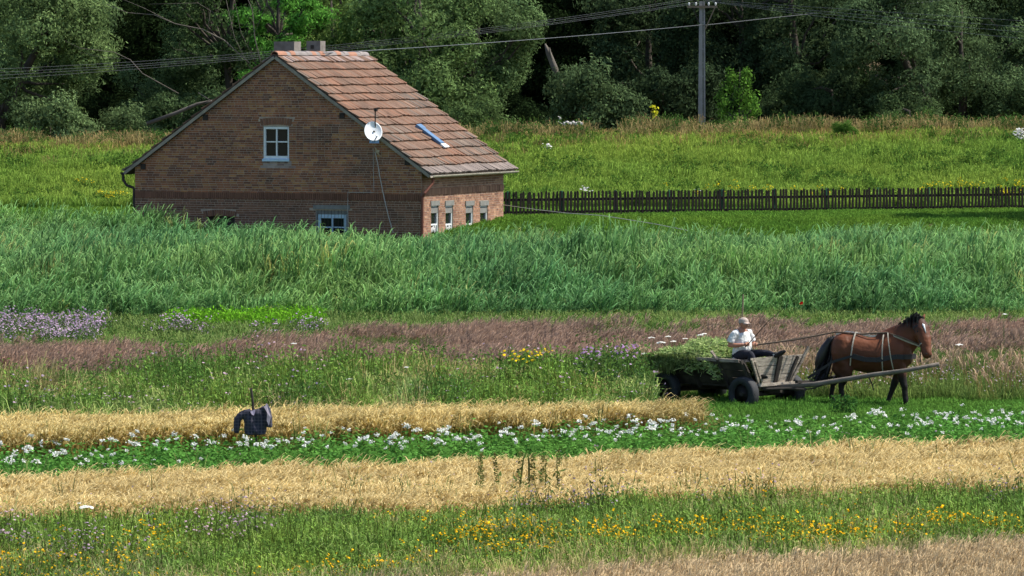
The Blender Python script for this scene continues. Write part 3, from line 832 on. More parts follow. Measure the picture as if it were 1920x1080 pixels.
# roof
roof = MB()
ov, fr, bk = .35, -.12, HL + .22
slope = math.atan(RS); run = HW / 2 + ov
for sgn in (-1, 1):
    for (th0, th1) in ((-.10, 0.0),):
        a0 = Vector((HW / 2, 0, RZ)); a1 = Vector((HW / 2 + sgn * run, 0, RZ - RS * run))
        nrm = Vector((sgn * math.sin(slope), 0, math.cos(slope)))
        poly = [a0 + Vector((0, fr, -.0)), a1 + Vector((0, fr, 0)), a1 + nrm * -.09 + Vector((0, fr, 0)), a0 + Vector((0, fr, -.11))]
        roof.prism(poly, (0, 0, 0), (0, bk - fr, 0))
roof_o = roof.build('roof', M['deck'], house)
NR = 15; SL = run / math.cos(slope)
tiles_stuff = MB(); count = 0
def tile_at(mb, sgn, row, y0, wd):
    d = Vector((sgn * math.cos(slope), 0, -math.sin(slope))); nrm = Vector((sgn * math.sin(slope), 0, math.cos(slope)))
    t0 = (row - .12) * SL / NR; t1 = (row + 1) * SL / NR + .03 + R_.uniform(-.02, .02) + .09 * (float(noise2(y0, row * 3.1, .9)) - .5)
    if row == 0: t0 = .02
    l0, l1 = .012 + R_.uniform(0, .006), .085 + R_.uniform(-.014, .016)
    base = Vector((HW / 2, y0, RZ)); yv = Vector((0, wd - .012, 0)); yv2 = Vector((0, R_.uniform(-.01, .01), 0))
    P = [base + d * t0 + nrm * l0, base + d * t0 + nrm * l0 + yv, base + d * t1 + nrm * l1 + yv + yv2, base + d * t1 + nrm * l1 + yv2]
    mid = base + d * (t1 + .022) + nrm * l1 + yv / 2 + yv2
    low = [p - nrm * .05 for p in (P[3], P[2])]
    a = R_.random(); gr = .55 * float(noise2(y0 * 1.0, t0, 1.3)) + .22 * (row / NR) + .5 * R_.random()
    if gr > .80: c = (.155, .115, .09) if a < .7 else (.125, .097, .08)
    elif gr > .45: c = (.165, .10, .07)
    else: c = (.19, .098, .062) if a < .7 else (.16, .095, .066)
    if row >= NR - 1: c = (.19, .155, .14)
    if row == 0 and a < .6: c = (.25, .19, .175)
    j = R_.uniform(.85, 1.15); c = tuple(x * j for x in c)
    mlow = mid - nrm * .05
    vs = P + [mid] + [P[3] - nrm * .05, P[2] - nrm * .05, mlow, P[0] - nrm * .012, P[1] - nrm * .012]
    fs = [(0, 1, 2, 4, 3), (3, 4, 7, 5), (4, 2, 6, 7), (0, 3, 5, 8), (1, 9, 6, 2), (0, 8, 9, 1)]
    if sgn < 0: fs = [tuple(reversed(f)) for f in fs]
    mb.add(vs, fs, c)
wd = .165
ncol = int((bk - fr) / wd)
tiles = []
for row in range(NR):
    for c in range(ncol + 1):
        y0 = fr - .02 + c * wd - (wd / 2 if row % 2 else 0)
        if y0 < fr - .03: y0 = fr - .03
        tiles.append((row, y0))
near = sorted(tiles, key=lambda t: -(t[0] * .4 - t[1] * .9))
ind = set(near[:300])
for t in tiles:
    if t in ind:
        m = MB(); tile_at(m, 1, t[0], t[1], wd); m.build('roof_tile', M['tile'], roof_o)
    else: tile_at(tiles_stuff, 1, t[0], t[1], wd)
    tile_at(tiles_stuff, -1, t[0], t[1], wd)
tag(tiles_stuff.build('roof_tiling', M['tile'], roof_o), kind='stuff')
# ridge tiles
for i in range(22):
    y = fr + (bk - fr) * i / 22
    m = MB(); dz = R_.uniform(-.02, .02)
    q = [(HW / 2 + .15 * math.cos(a), y - .02, RZ - .05 + dz + .15 * math.sin(a)) for a in np.linspace(.1, math.pi - .1, 7)]
    q += [(HW / 2 + .12 * math.cos(a), y - .02, RZ - .05 + dz + .12 * math.sin(a)) for a in np.linspace(math.pi - .1, .1, 7)]
    c = (.22, .195, .19) if R_.random() < .65 else (.30, .15, .10)
    m.prism(q, (0, 0, 0), (0, (bk - fr) / 22 + .03, R_.uniform(-.01, .01)), c); m.build('ridge_tile', M['tile'], roof_o)
# verge boards on the gable
for sgn in (-1, 1):
    a = Vector((HW / 2 + sgn * .02, fr - .015, RZ - .10)); b = Vector((HW / 2 + sgn * run, fr - .015, RZ - RS * run - .07))
    MB().beam(a, b, .025, .10, up=(sgn * math.sin(slope), 0, math.cos(slope))).build('verge_board', mat('verge_mortar', (.27, .245, .20), .9, .3, 4), roof_o)
# gutters and pipes
def gutter(x, z, y0, y1, nm, m):
    q = [(x + .075 * math.cos(a), y0, z + .075 * math.sin(a)) for a in np.linspace(math.pi, 2 * math.pi, 8)] + [(x + .065 * math.cos(a), y0, z + .065 * math.sin(a)) for a in np.linspace(2 * math.pi, math.pi, 8)]
    return MB().prism(q, (0, 0, 0), (0, y1 - y0, .0)).build(nm, m, house)
ez = RZ - RS * run
gutter(HW + ov + .04, ez - .035, fr + .06, bk + .08, 'gutter', M['zinc'])
g2 = gutter(-ov - .04, ez - .03, fr - .05, bk, 'gutter', M['darkiron'])
MB().tube([(-ov - .05, fr + .03, ez - .10), (-ov - .03, fr + .03, ez - .30), (-ov + .08, fr + .06, ez - .46), (-.05, .03, ez - .55)], .05, 8).build('downpipe', M['darkiron'], house)
MB().tube([(-.05, .03, ez - .55), (-.05, .03, .4)], .05, 8).build('downpipe', M['darkiron'], house)
MB().tube([(HW + ov - .02, fr + .35, ez - .08), (HW + ov - .04, fr + .33, ez - .30), (HW + .14, fr + .06, ez - .62), (HW + .06, -.06, ez - .74), (HW + .05, -.07, .4)], .05, 8).build('downpipe', M['rustpipe'], house)
# chimneys
def chimney(px0, px1, py, y, dep):
    x0, z = gs(px0, py, y); x1, _ = gs(px1, py, y)
    c = MB().box(((x0 + x1) / 2, y + dep / 2, z / 2 + 2.95), (x1 - x0, dep, z - 5.9 - .0)).build('chimney', M['chimney'], roof_o)
    for a in (.3, .7): MB().box((x0 + (x1 - x0) * a, y + dep / 2, z - .02), (.16, .16, .06)).build('flue', M['darkiron'], c)
    return c
chimney(514, 552, 78, 2.0, .55)
c2 = chimney(575, 601, 77, 4.3, .42)
x, z = gs(586, 88, 4.3); MB().box((x, 4.3, z), (.12, .03, .12)).build('soot_door', M['darkiron'], c2)
# roof hatch: narrow blue sheet with a pale foot flashing
hm = empty('roof_hatch', (0, 0, 0)); hm.parent = house
def on_roof(px, py, lift):
    """photo pixel -> local point on the right roof plane"""
    k = (px - 960) / FPX
    D = Vector((k, 1, -(py - HZ) / FPX)); o = Vector((0, 0, HC)) - HP0
    loc = lambda v: Vector((v.dot(HU), v.dot(HV), v.z))
    o, D = loc(o), loc(D); n = Vector((math.sin(slope), 0, math.cos(slope))); p0 = Vector((HW / 2, 0, RZ)) + n * lift
    t = (p0 - o).dot(n) / D.dot(n)
    return o + D * t
a = on_roof(788, 238, .10); b = on_roof(829, 269, .10); nrm = Vector((math.sin(slope), 0, math.cos(slope)))
MB().beam(a, b, .34, .08, up=nrm).build('hatch_sheet', M['bluemetal'], roof_o)
MB().beam(a + (a - b).normalized() * .10, a + (b - a).normalized() * .12, .42, .11, up=nrm).build('hatch_head', M['bluemetal'], roof_o)
d_ = (b - a).normalized()
MB().beam(b + d_ * .02, b + d_ * .22, .42, .05, up=nrm).build('hatch_flashing', M['white'], roof_o)
bpy.data.objects.remove(hm)

# satellite dish on its mast at the right verge
dx, dz = gs(700, 246, -.55)
dish = empty('satellite_dish', HP0 + HU * dx - HV * .55 + Vector((0, 0, dz)), -TH)
tag(dish, 'round white satellite dish mounted at the right slope of the gable', 'satellite dish')
Rd = Vector((.62, -.85, .50)).normalized().to_track_quat('Z', 'Y').to_matrix()
m = MB(); rings = []
for rr, dd in ((.001, -.075), (.12, -.065), (.22, -.04), (.29, -.01), (.33, .012), (.335, .004), (.29, -.022), (.20, -.06), (.001, -.095)):
    rings.append([Rd @ Vector((rr * .90 * math.cos(a), rr * 1.05 * math.sin(a), dd)) for a in np.linspace(0, 2 * math.pi, 28, endpoint=False)])
m.loft(rings); m.build('reflector', M['dish'], dish, smooth=True)
foot = Rd @ Vector((0, -.34, .0)); tipp = Rd @ Vector((.02, -.33, .30))
MB().beam(foot, tipp, .03, .03).build('feed_arm', M['bluemetal'], dish)
MB().tube([tipp, tipp + Rd @ Vector((0, .08, -.06))], .03, 8).build('receiver', M['dish'], dish)
MB().beam(Rd @ Vector((-.16, -.36, -.03)), Rd @ Vector((.16, -.36, -.03)), .05, .10).build('rim_bracket', M['bluemetal'], dish)
m = MB().tube([(.0, .16, -.32), (.0, .16, .72)], .022, 8); m.tube([(0, .16, .70), (.08, .18, .76), (.16, .20, .76)], .022, 6); m.box((0.02, .16, .70), (.10, .10, .10))
m.build('mast', M['darkiron'], dish)
m = MB().beam((0, .14, -.28), (0, .54, -.28), .04, .04); m.beam((0, .04, .0), (0, .30, -.02), .04, .04); m.build('wall_bracket', M['darkiron'], dish)
# rag caught under the dish
x, z = gs(707, 284, -.12)
rag = MB()
pts = [(-.10, .0, .16), (-.02, -.02, .06), (.10, -.01, .05), (.05, -.03, -.04), (.13, -.02, -.17), (.01, -.02, -.07), (-.06, 0, -.05), (-.05, -.02, .04)]
rag.prism([Vector(p) for p in pts], (0, 0, 0), (0, .03, 0))
o = rag.build('rag', mat('beige_rag', (.40, .33, .22), .95, .2, 20)); o.location = HP0 + HU * x - HV * .10 + Vector((0, 0, z)); o.rotation_euler = (0, 0, -TH)
tag(o, 'beige rag snagged on the brick gable below the satellite dish', 'rag')
def gable_cable(name, pix, r, label, m, y=-.05):
    mb = MB(); mb.tube([HP0 + HU * gs(*p, y)[0] + HV * y + Vector((0, 0, gs(*p, y)[1])) for p in pix], r, 5)
    tag(mb.build(name, m), label, 'cable')
gable_cable('dish_cable', [(703, 284), (708, 305), (712, 330), (718, 360), (724, 388), (730, 412), (737, 436)], .016, 'slack pale cable hanging from the dish down to the reeds', M['cable'], -.10)
gable_cable('thin_cable', [(700, 278), (700, 310), (701, 358)], .009, 'thin straight cable below the dish, left of the slack one', M['cable'])
gable_cable('conduit', [(701, 360.5), (652, 360.5), (652, 385), (653, 440)], .011, 'thin conduit stepping down beside the ground floor window', M['cable'])

# ---------------------------------------------------------------- picket fence
fa = Vector(((941 - 960) / FPX * 172.6, 172.6, 0)); fb = Vector(((1945 - 960) / FPX * 180.5, 180.5, 0))
fence = empty('picket_fence', (fa.x, fa.y, hz(fa.x, fa.y)))
tag(fence, 'long dark picket fence along the foot of the grassy dike', 'fence')
fdir = (fb - fa).normalized(); flen = (fb - fa).length
def fz(t):
    return hz(fa.x, fa.y) * 0 + 1.46 - .02 * t / flen
frz = math.atan2(fdir.y, fdir.x)
pm = MB(); w, h, th = .074, .86, .025
prof = [(-w / 2, 0), (w / 2, 0), (w / 2, h - .05), (w * .28, h - .01), (0, h), (-w * .28, h - .01), (-w / 2, h - .05)]
pm.prism([(x, -th / 2, z) for x, z in prof], (0, 0, 0), (0, th, 0))
pmesh = pm.mesh('picket', M['fence'])
npk = int(flen / .1345)
off = -Vector(fence.location)
for i in range(npk):
    t = i * .1345
    p = fa + fdir * t + Vector((0, 0, fz(t) + .02 + R_.uniform(-.035, .025))) + off
    link('picket', pmesh, fence, p, (R_.uniform(-.03, .03), R_.uniform(-.05, .05), frz))
nrmf = Vector((-fdir.y, fdir.x, 0))
for hh in (.17, .60):
    m = MB()
    m.beam(fa + nrmf * .045 + Vector((0, 0, fz(0) + hh)) + off, fb + nrmf * .045 + Vector((0, 0, fz(flen) + hh)) + off, .05, .085)
    m.build('rail', M['fence'], fence)
for i in range(11):
    t = .25 + i * (flen - .5) / 10
    p = fa + fdir * t + nrmf * .10 + off
    MB().tube([p + Vector((0, 0, fz(t) - .1)), p + Vector((0, 0, fz(t) + .90))], .028, 8).build('post', M['greenpost'], fence)
# cable from the house corner down behind the reeds
mb = MB(); pts = [at(938, 383, 171.7), at(1000, 392, 169), at(1060, 399, 166), at(1130, 404, 162), at(1230, 420, 158), at(1290, 432, 155)]
mb.tube(pts, .012, 4)
tag(mb.build('garden_cable', M['cable']), 'thin pale cable sagging from the house corner over the reeds', 'cable')
p = at(936, 383, 171.9)
# pale path slab at the left edge
x0 = at(-60, 424, 168)
MB().box((at(5, 424, 168).x, 168.2, hz(-17, 168) + .1), (2.4, 1.6, .1)).build('path', M['slab']).__setitem__('kind', 'structure')

# ---------------------------------------------------------------- utility pole and wires
PD = 222.0
pb = at(1316, 222, PD); pt = at(1314, 3, PD)
pole = empty('utility_pole', (pb.x, pb.y, hz(pb.x, pb.y)))
tag(pole, 'grey concrete utility pole with a wooden crossarm behind the dike', 'utility pole')
o0 = Vector(pole.location); top = pt.z - o0.z
w0, w1 = .17, .12
m = MB().add([(-w0 - .02, -w0, 0), (-w0 + .20, -w0, 0), (-w0 + .20, w0, 0), (-w0 - .02, w0, 0), (-w1, -w1, top), (-w1 + .14, -w1, top), (-w1 + .14, w1, top), (-w1, w1, top)],
             [(0, 3, 2, 1), (4, 5, 6, 7), (0, 1, 5, 4), (1, 2, 6, 5), (2, 3, 7, 6), (3, 0, 4, 7)])
m.build('shaft', M['concrete'], pole)
m = MB().add([(w0 - .10, -w0, 0), (w0 - .01, -w0, 0), (w0 - .01, w0, 0), (w0 - .10, w0, 0), (w1 - .07, -w1, top), (w1, -w1, top), (w1, w1, top), (w1 - .07, w1, top)],
             [(0, 3, 2, 1), (4, 5, 6, 7), (0, 1, 5, 4), (1, 2, 6, 5), (2, 3, 7, 6), (3, 0, 4, 7)])
m.build('shaft', M['concrete'], pole)
for i in range(12):
    z = .3 + (top - .6) * i / 11; MB().box((0.0, 0, z), (.09, .16, .07)).build('web', M['concrete'], pole)
az_ = HC - (13 - HZ) / FPX * PD - o0.z
MB().box((-.02 + .02, -.17, az_), (1.32, .10, .10)).build('crossarm', M['stick'], pole)
MB().beam((.55, -.20, az_ - .03), (.12, -.20, az_ - 1.0), .05, .05).build('brace', M['stick'], pole)
MB().beam((-.42, -.20, az_ - .03), (-.12, -.20, az_ - .75), .04, .04).build('brace', M['darkiron'], pole)
for x in (-.58, -.28, .28, .58):
    MB().tube([(x, -.17, az_ + .05), (x, -.17, az_ + .10), (x, -.17, az_ + .16), (x, -.17, az_ + .19)], [.02, .04, .045, .02], 8).build('insulator', M['white'], pole)
def wire(pix, d0, d1, r, label, nm='overhead_wire', m=None):
    n = len(pix); P = []
    xs = np.array([p[0] for p in pix], float); ys = np.array([p[1] for p in pix], float)
    c = np.polyfit(xs, ys, min(2, n - 1)); X = np.linspace(xs[0], xs[-1], 26)
    for i, x in enumerate(X): P.append(at(x, np.polyval(c, x), d0 + (d1 - d0) * i / 25))
    tag(MB().tube(P, r, 5).build(nm, m or M['wire']), label, 'wire')
for k, (dy, dl, ax) in enumerate(((-2, 0, 1293), (2, 7, 1303), (5, 13, 1330), (8, 20, 1340))):
    wire([(ax, 2 + dy * .3), (1040, 32 + dy), (620, 88 + dy), (490, 101 + dy), (250, 118 + dl * .8), (-120, 132 + dl)], PD - .2, 205, .0075,
         ('topmost', 'second', 'third', 'lowest')[k] + ' of four thin wires running left behind the chimneys')
for k, (dy, dl) in enumerate(((-5, 0), (0, 7), (3, 14), (6, 24))):
    wire([(1320 + 8 * k, 2 + dy * .5), (1560, 22 + dy + dl * .3), (1760, 33 + dy + dl * .7), (2000, 50 + dy + dl)], PD - .2, 205, .0075,
         ('topmost', 'second', 'third', 'lowest')[k] + ' of four thin wires running right from the pole')
wire([(1316, 47), (1100, 66), (960, 76), (780, 91), (606, 99)], PD - .3, 169.6, .016, 'thick twisted cable dropping from the pole to the chimney', 'service_cable')
wire([(1318, 47), (1480, 32), (1640, 12), (1900, -12)], PD - .3, 240, .018, 'thick twisted cable rising right from the pole', 'service_cable')

# ---------------------------------------------------------------- trees
def limb(mb, a, b, r0, r1, rr, wob=.12, n=6, seg=5):
    a, b = Vector(a), Vector(b); L = (b - a).length; P = []; R = []
    for i in range(seg + 1):
        f = i / seg
        j = Vector((rr.normal(), rr.normal(), rr.normal())) * (wob * L * .35 * math.sin(math.pi * f))
        P.append(a.lerp(b, f) + j); R.append(r0 + (r1 - r0) * f)
    mb.tube(P, R, n)
    return P
def make_tree(seed, H, blobs, trunk, leaf=.16, aspect=.42, nl=24000, col=(.115, .165, .07), core=True, twigs=0, inner=.55):
    """blobs: list of (x, y, z, r, squash); trunk: polyline with radii"""
    r = np.random.default_rng(seed); mb = MB()
    mb.tube([p for p, _ in trunk], [q for _, q in trunk], 9)
    tp = [Vector(p) for p, _ in trunk]
    for (x, y, z, R, sq) in blobs[::max(1, len(blobs) // 16)]:
        a = min(tp[1:], key=lambda p: (p - Vector((x, y, z * .75))).length)
        limb(mb, a, (x, y, z), .09, .025, r)
    t = TB(seed + 1)
    wsum = sum(b[3] ** 2 for b in blobs)
    for (x, y, z, R, sq) in blobs:
        n = int(nl * R * R / wsum)
        v = r.normal(size=(n, 3)); v /= np.linalg.norm(v, axis=1, keepdims=True)
        lump = 1 + .22 * np.sin(v[:, 0] * 5 + x * 3) * np.sin(v[:, 1] * 5 + y * 2) + .18 * np.sin(v[:, 2] * 7 + z * 4 + v[:, 0] * 3)
        q = R * lump * r.uniform(inner, 1.05, n) ** .6
        P = v * q[:, None]; P[:, 2] *= sq
        nr = v * 1.3 + r.normal(size=(n, 3)) * .65
        j = r.normal(1, .14)
        t.leaves(P + np.array([x, y, z]), leaf * r.uniform(.6, 1.4, n), aspect, np.array(col) * max(.6, j), .24, nrm=nr)
        if core:  # oversized inner leaves added to block light, crown shade put into their darker colour
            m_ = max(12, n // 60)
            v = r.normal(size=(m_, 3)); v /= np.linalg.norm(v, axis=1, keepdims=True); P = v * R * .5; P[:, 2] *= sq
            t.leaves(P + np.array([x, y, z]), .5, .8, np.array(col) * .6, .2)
    if twigs:
        for k in range(twigs):
            b = blobs[r.integers(len(blobs))]
            v = Vector(r.normal(size=3)).normalized(); v.z = abs(v.z)
            p = Vector(b[:3]); limb(mb, p, p + v * b[3] * 1.35, .03, .008, r, .2, 4, 4)
    return mb.mesh('trunk', M['bark'], True), t.mesh('crown', M['leaf'])
def dome(seed, n, cx, cz, rx, rz, r0, r1, sq=.85, skew=0.0, ry=None, zmin=None):
    r = np.random.default_rng(seed); out = []
    while len(out) < n:
        v = r.normal(size=3); v /= np.linalg.norm(v); q = r.uniform(.45, .95)
        x, y, z = v[0] * q * rx + cx, v[1] * q * (ry or rx), v[2] * q * rz + cz
        if zmin is not None and z < zmin: continue
        out.append((x + skew * (z - cz), y, z, r.uniform(r0, r1), sq))
    return out
KIND = {}
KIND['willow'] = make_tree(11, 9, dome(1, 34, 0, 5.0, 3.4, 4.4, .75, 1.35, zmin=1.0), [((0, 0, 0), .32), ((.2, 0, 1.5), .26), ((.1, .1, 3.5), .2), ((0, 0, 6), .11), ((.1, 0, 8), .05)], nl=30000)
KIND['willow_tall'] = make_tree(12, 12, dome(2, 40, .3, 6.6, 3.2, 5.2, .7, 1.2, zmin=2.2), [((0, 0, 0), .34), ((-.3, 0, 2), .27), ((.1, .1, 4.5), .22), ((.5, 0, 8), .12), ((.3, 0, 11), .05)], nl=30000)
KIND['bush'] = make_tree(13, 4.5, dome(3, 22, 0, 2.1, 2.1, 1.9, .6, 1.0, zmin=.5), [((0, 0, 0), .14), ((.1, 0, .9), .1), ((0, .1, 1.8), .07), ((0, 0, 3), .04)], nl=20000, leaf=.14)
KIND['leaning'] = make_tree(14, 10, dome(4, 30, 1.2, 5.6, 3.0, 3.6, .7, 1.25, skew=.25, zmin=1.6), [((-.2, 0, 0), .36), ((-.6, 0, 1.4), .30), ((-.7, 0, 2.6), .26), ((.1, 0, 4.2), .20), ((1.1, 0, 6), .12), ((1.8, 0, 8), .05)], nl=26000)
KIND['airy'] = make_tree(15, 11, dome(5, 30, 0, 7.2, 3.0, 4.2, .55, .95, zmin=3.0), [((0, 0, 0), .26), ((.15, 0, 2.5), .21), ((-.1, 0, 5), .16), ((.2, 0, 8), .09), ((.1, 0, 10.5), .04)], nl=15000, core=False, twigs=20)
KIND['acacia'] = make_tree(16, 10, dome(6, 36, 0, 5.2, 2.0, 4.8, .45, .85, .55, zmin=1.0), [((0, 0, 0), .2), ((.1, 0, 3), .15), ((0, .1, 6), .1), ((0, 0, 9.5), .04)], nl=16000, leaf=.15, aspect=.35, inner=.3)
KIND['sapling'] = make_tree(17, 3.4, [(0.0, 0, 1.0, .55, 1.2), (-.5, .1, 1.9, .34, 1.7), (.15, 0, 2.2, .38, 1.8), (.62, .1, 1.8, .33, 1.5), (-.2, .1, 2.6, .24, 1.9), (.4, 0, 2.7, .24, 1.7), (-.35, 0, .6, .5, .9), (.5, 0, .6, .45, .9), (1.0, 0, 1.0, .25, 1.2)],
                            [((0, 0, 0), .05), ((0, 0, 1), .035), ((.1, 0, 2), .02), ((.1, 0, 3), .01)], nl=5200, leaf=.13, core=False, inner=.2)

trees = []
def tree(kind, px, py_base, d, s, rz, tint, label, name='tree', sx=1.0, lean=0.0, group=None):
    p = at(px, py_base, d); z = hz(p.x, p.y) - .05
    o = empty(name, (p.x, p.y, z), rz); o.scale = (s * sx, s * sx, s); o.rotation_euler = (0, lean, rz)
    tm, cm = KIND[kind]
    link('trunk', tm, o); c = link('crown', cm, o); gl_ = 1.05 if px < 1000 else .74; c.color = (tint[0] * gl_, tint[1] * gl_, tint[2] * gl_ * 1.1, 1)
    tag(o, label, 'bush' if name == 'bush' else 'tree', group)
    return o
W_, D_, B_ = (1.15, 1.18, 1.1), (.62, .70, .72), (1.1, 1.75, .55)
tree('leaning', 30, 240, 217, 1.0, 0.0, (1.15, 1.2, .95), 'willow with a dark crooked trunk leaning at the left edge', 'willow_tree')
tree('bush', 95, 240, 215, .95, .6, (1.3, 1.35, 1.2), 'pale green bush beside the crooked trunk at the left edge', 'bush')
tree('willow', -85, 240, 224, 1.1, 2.2, (.95, 1.05, .85), 'tree cut by the left edge of the picture, behind the crooked willow', 'willow_tree')
tree('willow', 55, 240, 231, 1.1, 1.1, (.85, .92, .8), 'dim willow rising behind the pale bush on the left', 'willow_tree')
tree('willow', 322, 235, 228, .66, 2.0, (.95, 1.05, .95), 'round grey green willow left of the house, above the leaning dead trunk', 'willow_tree')
tree('bush', 245, 238, 219, .80, .2, (1.05, 1.1, 1.0), 'low grey green bush on the dike between pale bush and fallen trunk', 'bush')
tree('bush', 345, 228, 222, .95, 1.3, (.7, .8, .72), 'dark bush behind the fallen trunk near the left roof slope', 'bush')
tree('airy', 430, 225, 227, 1.0, .4, (.75, .85, .7), 'twiggy thin leaved tree above the left roof slope', 'thin_tree')
tree('acacia', 525, 215, 219, 1.0, .9, (.95, 1.75, .62), 'bright green feathery tree directly behind the large chimney', 'feathery_tree')
tree('willow', 625, 225, 226, .95, 2.7, (1.3, 1.4, .8), 'sunlit yellow green tree behind the ridge, right of the chimneys', 'willow_tree')
tree('airy', 735, 225, 224, 1.0, 1.7, (1.0, 1.25, .75), 'slender tree with a bare forked trunk above the right roof slope', 'thin_tree')
tree('willow', 790, 228, 218, .98, 3.6, (1.08, 1.2, .88), 'broad sunlit willow behind the right roof slope', 'willow_tree')
tree('willow_tall', 885, 228, 220, .84, .8, (1.05, 1.15, .95), 'large grey green willow overhanging the black gap, left of the broken trunk', 'willow_tree')
tree('bush', 860, 228, 213, .8, 2.2, (.85, .95, .72), 'low dark bush where the right roof slope meets the wood', 'bush')
tree('bush', 1112, 225, 212.2, 1.15, .1, (1.0, 1.08, 1.0), 'big rounded grey green bush right of the broken trunk', 'bush')
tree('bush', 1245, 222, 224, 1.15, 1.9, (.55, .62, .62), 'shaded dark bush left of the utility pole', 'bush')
tree('willow', 1215, 225, 236, 1.0, .5, (.72, .8, .76), 'dusky tree standing behind the rounded bush, left of the pole', 'willow_tree')
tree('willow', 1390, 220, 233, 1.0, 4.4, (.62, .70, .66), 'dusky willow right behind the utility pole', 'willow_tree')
tree('willow_tall', 1500, 220, 231, .9, 2.9, (.85, .92, .86), 'tall dim willow between the pole and the leaning right hand tree', 'willow_tree')
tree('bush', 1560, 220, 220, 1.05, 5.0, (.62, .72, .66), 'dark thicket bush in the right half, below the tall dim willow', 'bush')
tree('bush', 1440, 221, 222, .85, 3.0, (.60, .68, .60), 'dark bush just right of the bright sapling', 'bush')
tree('leaning', 1715, 222, 219, .88, 3.35, (1.0, 1.1, 1.05), 'tree with a dark trunk leaning left among pale foliage on the right', 'willow_tree')
tree('willow', 1800, 220, 222, .85, 5.2, (1.25, 1.35, 1.25), 'pale grey green willow with lumpy crown near the right edge', 'willow_tree')
tree('bush', 1705, 218, 216, .75, 4.1, (1.05, 1.15, .95), 'low pale bush at the foot of the leaning right hand tree', 'bush')
tree('bush', 1890, 218, 221, .9, .7, (.70, .82, .72), 'dark bush cut by the right edge under the wires', 'bush')
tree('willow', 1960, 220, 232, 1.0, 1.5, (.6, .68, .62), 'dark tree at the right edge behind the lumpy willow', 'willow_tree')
tree('sapling', 1382, 216, 211, 1.32, .3, (1.5, 2.2, .75), 'bright light green sapling just right of the utility pole', 'sapling', sx=.85)
tree('sapling', 385, 232, 209, .7, 2.3, (1.3, 2.1, .6), 'bright yellow green seedling bush at the left roof slope', 'bush', sx=1.4)
tree('acacia', 2150, 395, 173.0, 1.08, .9, (1, 1.1, .9), 'tree standing right of the picture, casting the shadow on the lawn', 'feathery_tree', sx=1.35)
tree('bush', 1582, 262, 199, .27, .4, (1.1, 1.6, .6), 'small dark green bush alone on the dike slope', 'bush')
# massed wood behind; shade between the trees is put into its dark leaf tint
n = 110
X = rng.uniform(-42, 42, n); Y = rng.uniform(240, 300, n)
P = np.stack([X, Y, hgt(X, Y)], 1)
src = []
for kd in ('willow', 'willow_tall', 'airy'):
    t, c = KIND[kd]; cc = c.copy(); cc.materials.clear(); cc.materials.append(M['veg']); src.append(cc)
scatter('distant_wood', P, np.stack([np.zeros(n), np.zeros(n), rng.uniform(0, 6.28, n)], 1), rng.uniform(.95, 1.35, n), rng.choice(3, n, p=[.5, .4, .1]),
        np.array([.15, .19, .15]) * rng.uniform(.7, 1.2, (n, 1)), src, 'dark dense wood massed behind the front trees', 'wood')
n = 260  # undergrowth: leaf tint darkened so the gaps at the wood edge look shaded
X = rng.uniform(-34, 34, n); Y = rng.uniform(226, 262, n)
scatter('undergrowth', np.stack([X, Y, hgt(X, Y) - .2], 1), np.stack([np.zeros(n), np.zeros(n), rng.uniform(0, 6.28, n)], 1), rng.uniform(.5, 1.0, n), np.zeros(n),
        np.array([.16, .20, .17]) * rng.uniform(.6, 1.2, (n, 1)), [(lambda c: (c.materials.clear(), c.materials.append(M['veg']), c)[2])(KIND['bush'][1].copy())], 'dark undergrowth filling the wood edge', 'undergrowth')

# bare and broken trunks
def deadwood(name, paths, m, label, cat='dead tree'):
    mb = MB(); o0 = Vector(paths[0][0][0])
    r = np.random.default_rng(len(label))
    for pts in paths:
        P = [Vector(p) - o0 for p, _ in pts]; mb.tube(P, [q * (.45 if m is M['deadbark'] and 'broken' not in name else .62) for _, q in pts], 8)
    o = mb.build(name, m, smooth=True); o.location = o0
    tag(o, label, cat); return o
D = 213
deadwood('broken_tree', [[(at(1074, 230, D), .27), (at(1053, 168, D), .25), (at(1040, 128, D), .22), (at(1028, 98, D), .19), (at(1022, 82, D), .05)], [(at(1036, 122, D), .12), (at(1030, 90, D - .2), .05)]], M['deadbark'], 'pale broken tree trunk leaning left in the black gap')
D = 222
deadwood('forked_tree', [[(at(750, 235, D), .16), (at(748, 160, D), .15), (at(742, 85, D), .14), (at(735, 40, D), .12), (at(722, 5, D), .09), (at(716, -25, D), .07)], [(at(736, 42, D), .08), (at(742, 10, D), .06), (at(745, -20, D), .04)]], mat('brown_bark', (.15, .12, .085), .95, .3, 3), 'bare forked brown trunk rising above the right roof slope', 'tree trunk')
deadwood('curved_tree', [[(at(762, 235, D), .14), (at(758, 120, D), .13), (at(757, 80, D), .12), (at(765, 45, D), .11), (at(764, -20, D), .08)]], M['bark'], 'dark curved trunk standing just right of the forked one', 'tree trunk')
deadwood('straight_tree', [[(at(832, 200, D), .10), (at(830, 80, D), .1), (at(828, 40, D), .09), (at(824, -20, D), .07)]], M['bark'], 'dark straight thin trunk inside the broad willow', 'tree trunk')
deadwood('twin_tree', [[(at(690, 100, D), .2), (at(685, 30, D), .2), (at(672, -15, D), .15)], [(at(690, 90, D), .1), (at(698, 40, D), .08), (at(702, -15, D), .06)]], M['bark'], 'grey twin trunk at the top, left of the forked one', 'tree trunk')
D = 214
deadwood('fallen_tree', [[(at(275, 232, D), .13), (at(330, 212, D), .13), (at(370, 195, D), .11), (at(415, 186, D), .08)], [(at(372, 196, D), .06), (at(395, 188, D - .5), .055), (at(372, 174, D), .03)]], mat('grey_bark', (.11, .095, .085), .95, .3, 3), 'fallen dark trunk lying on the dike left of the roof')
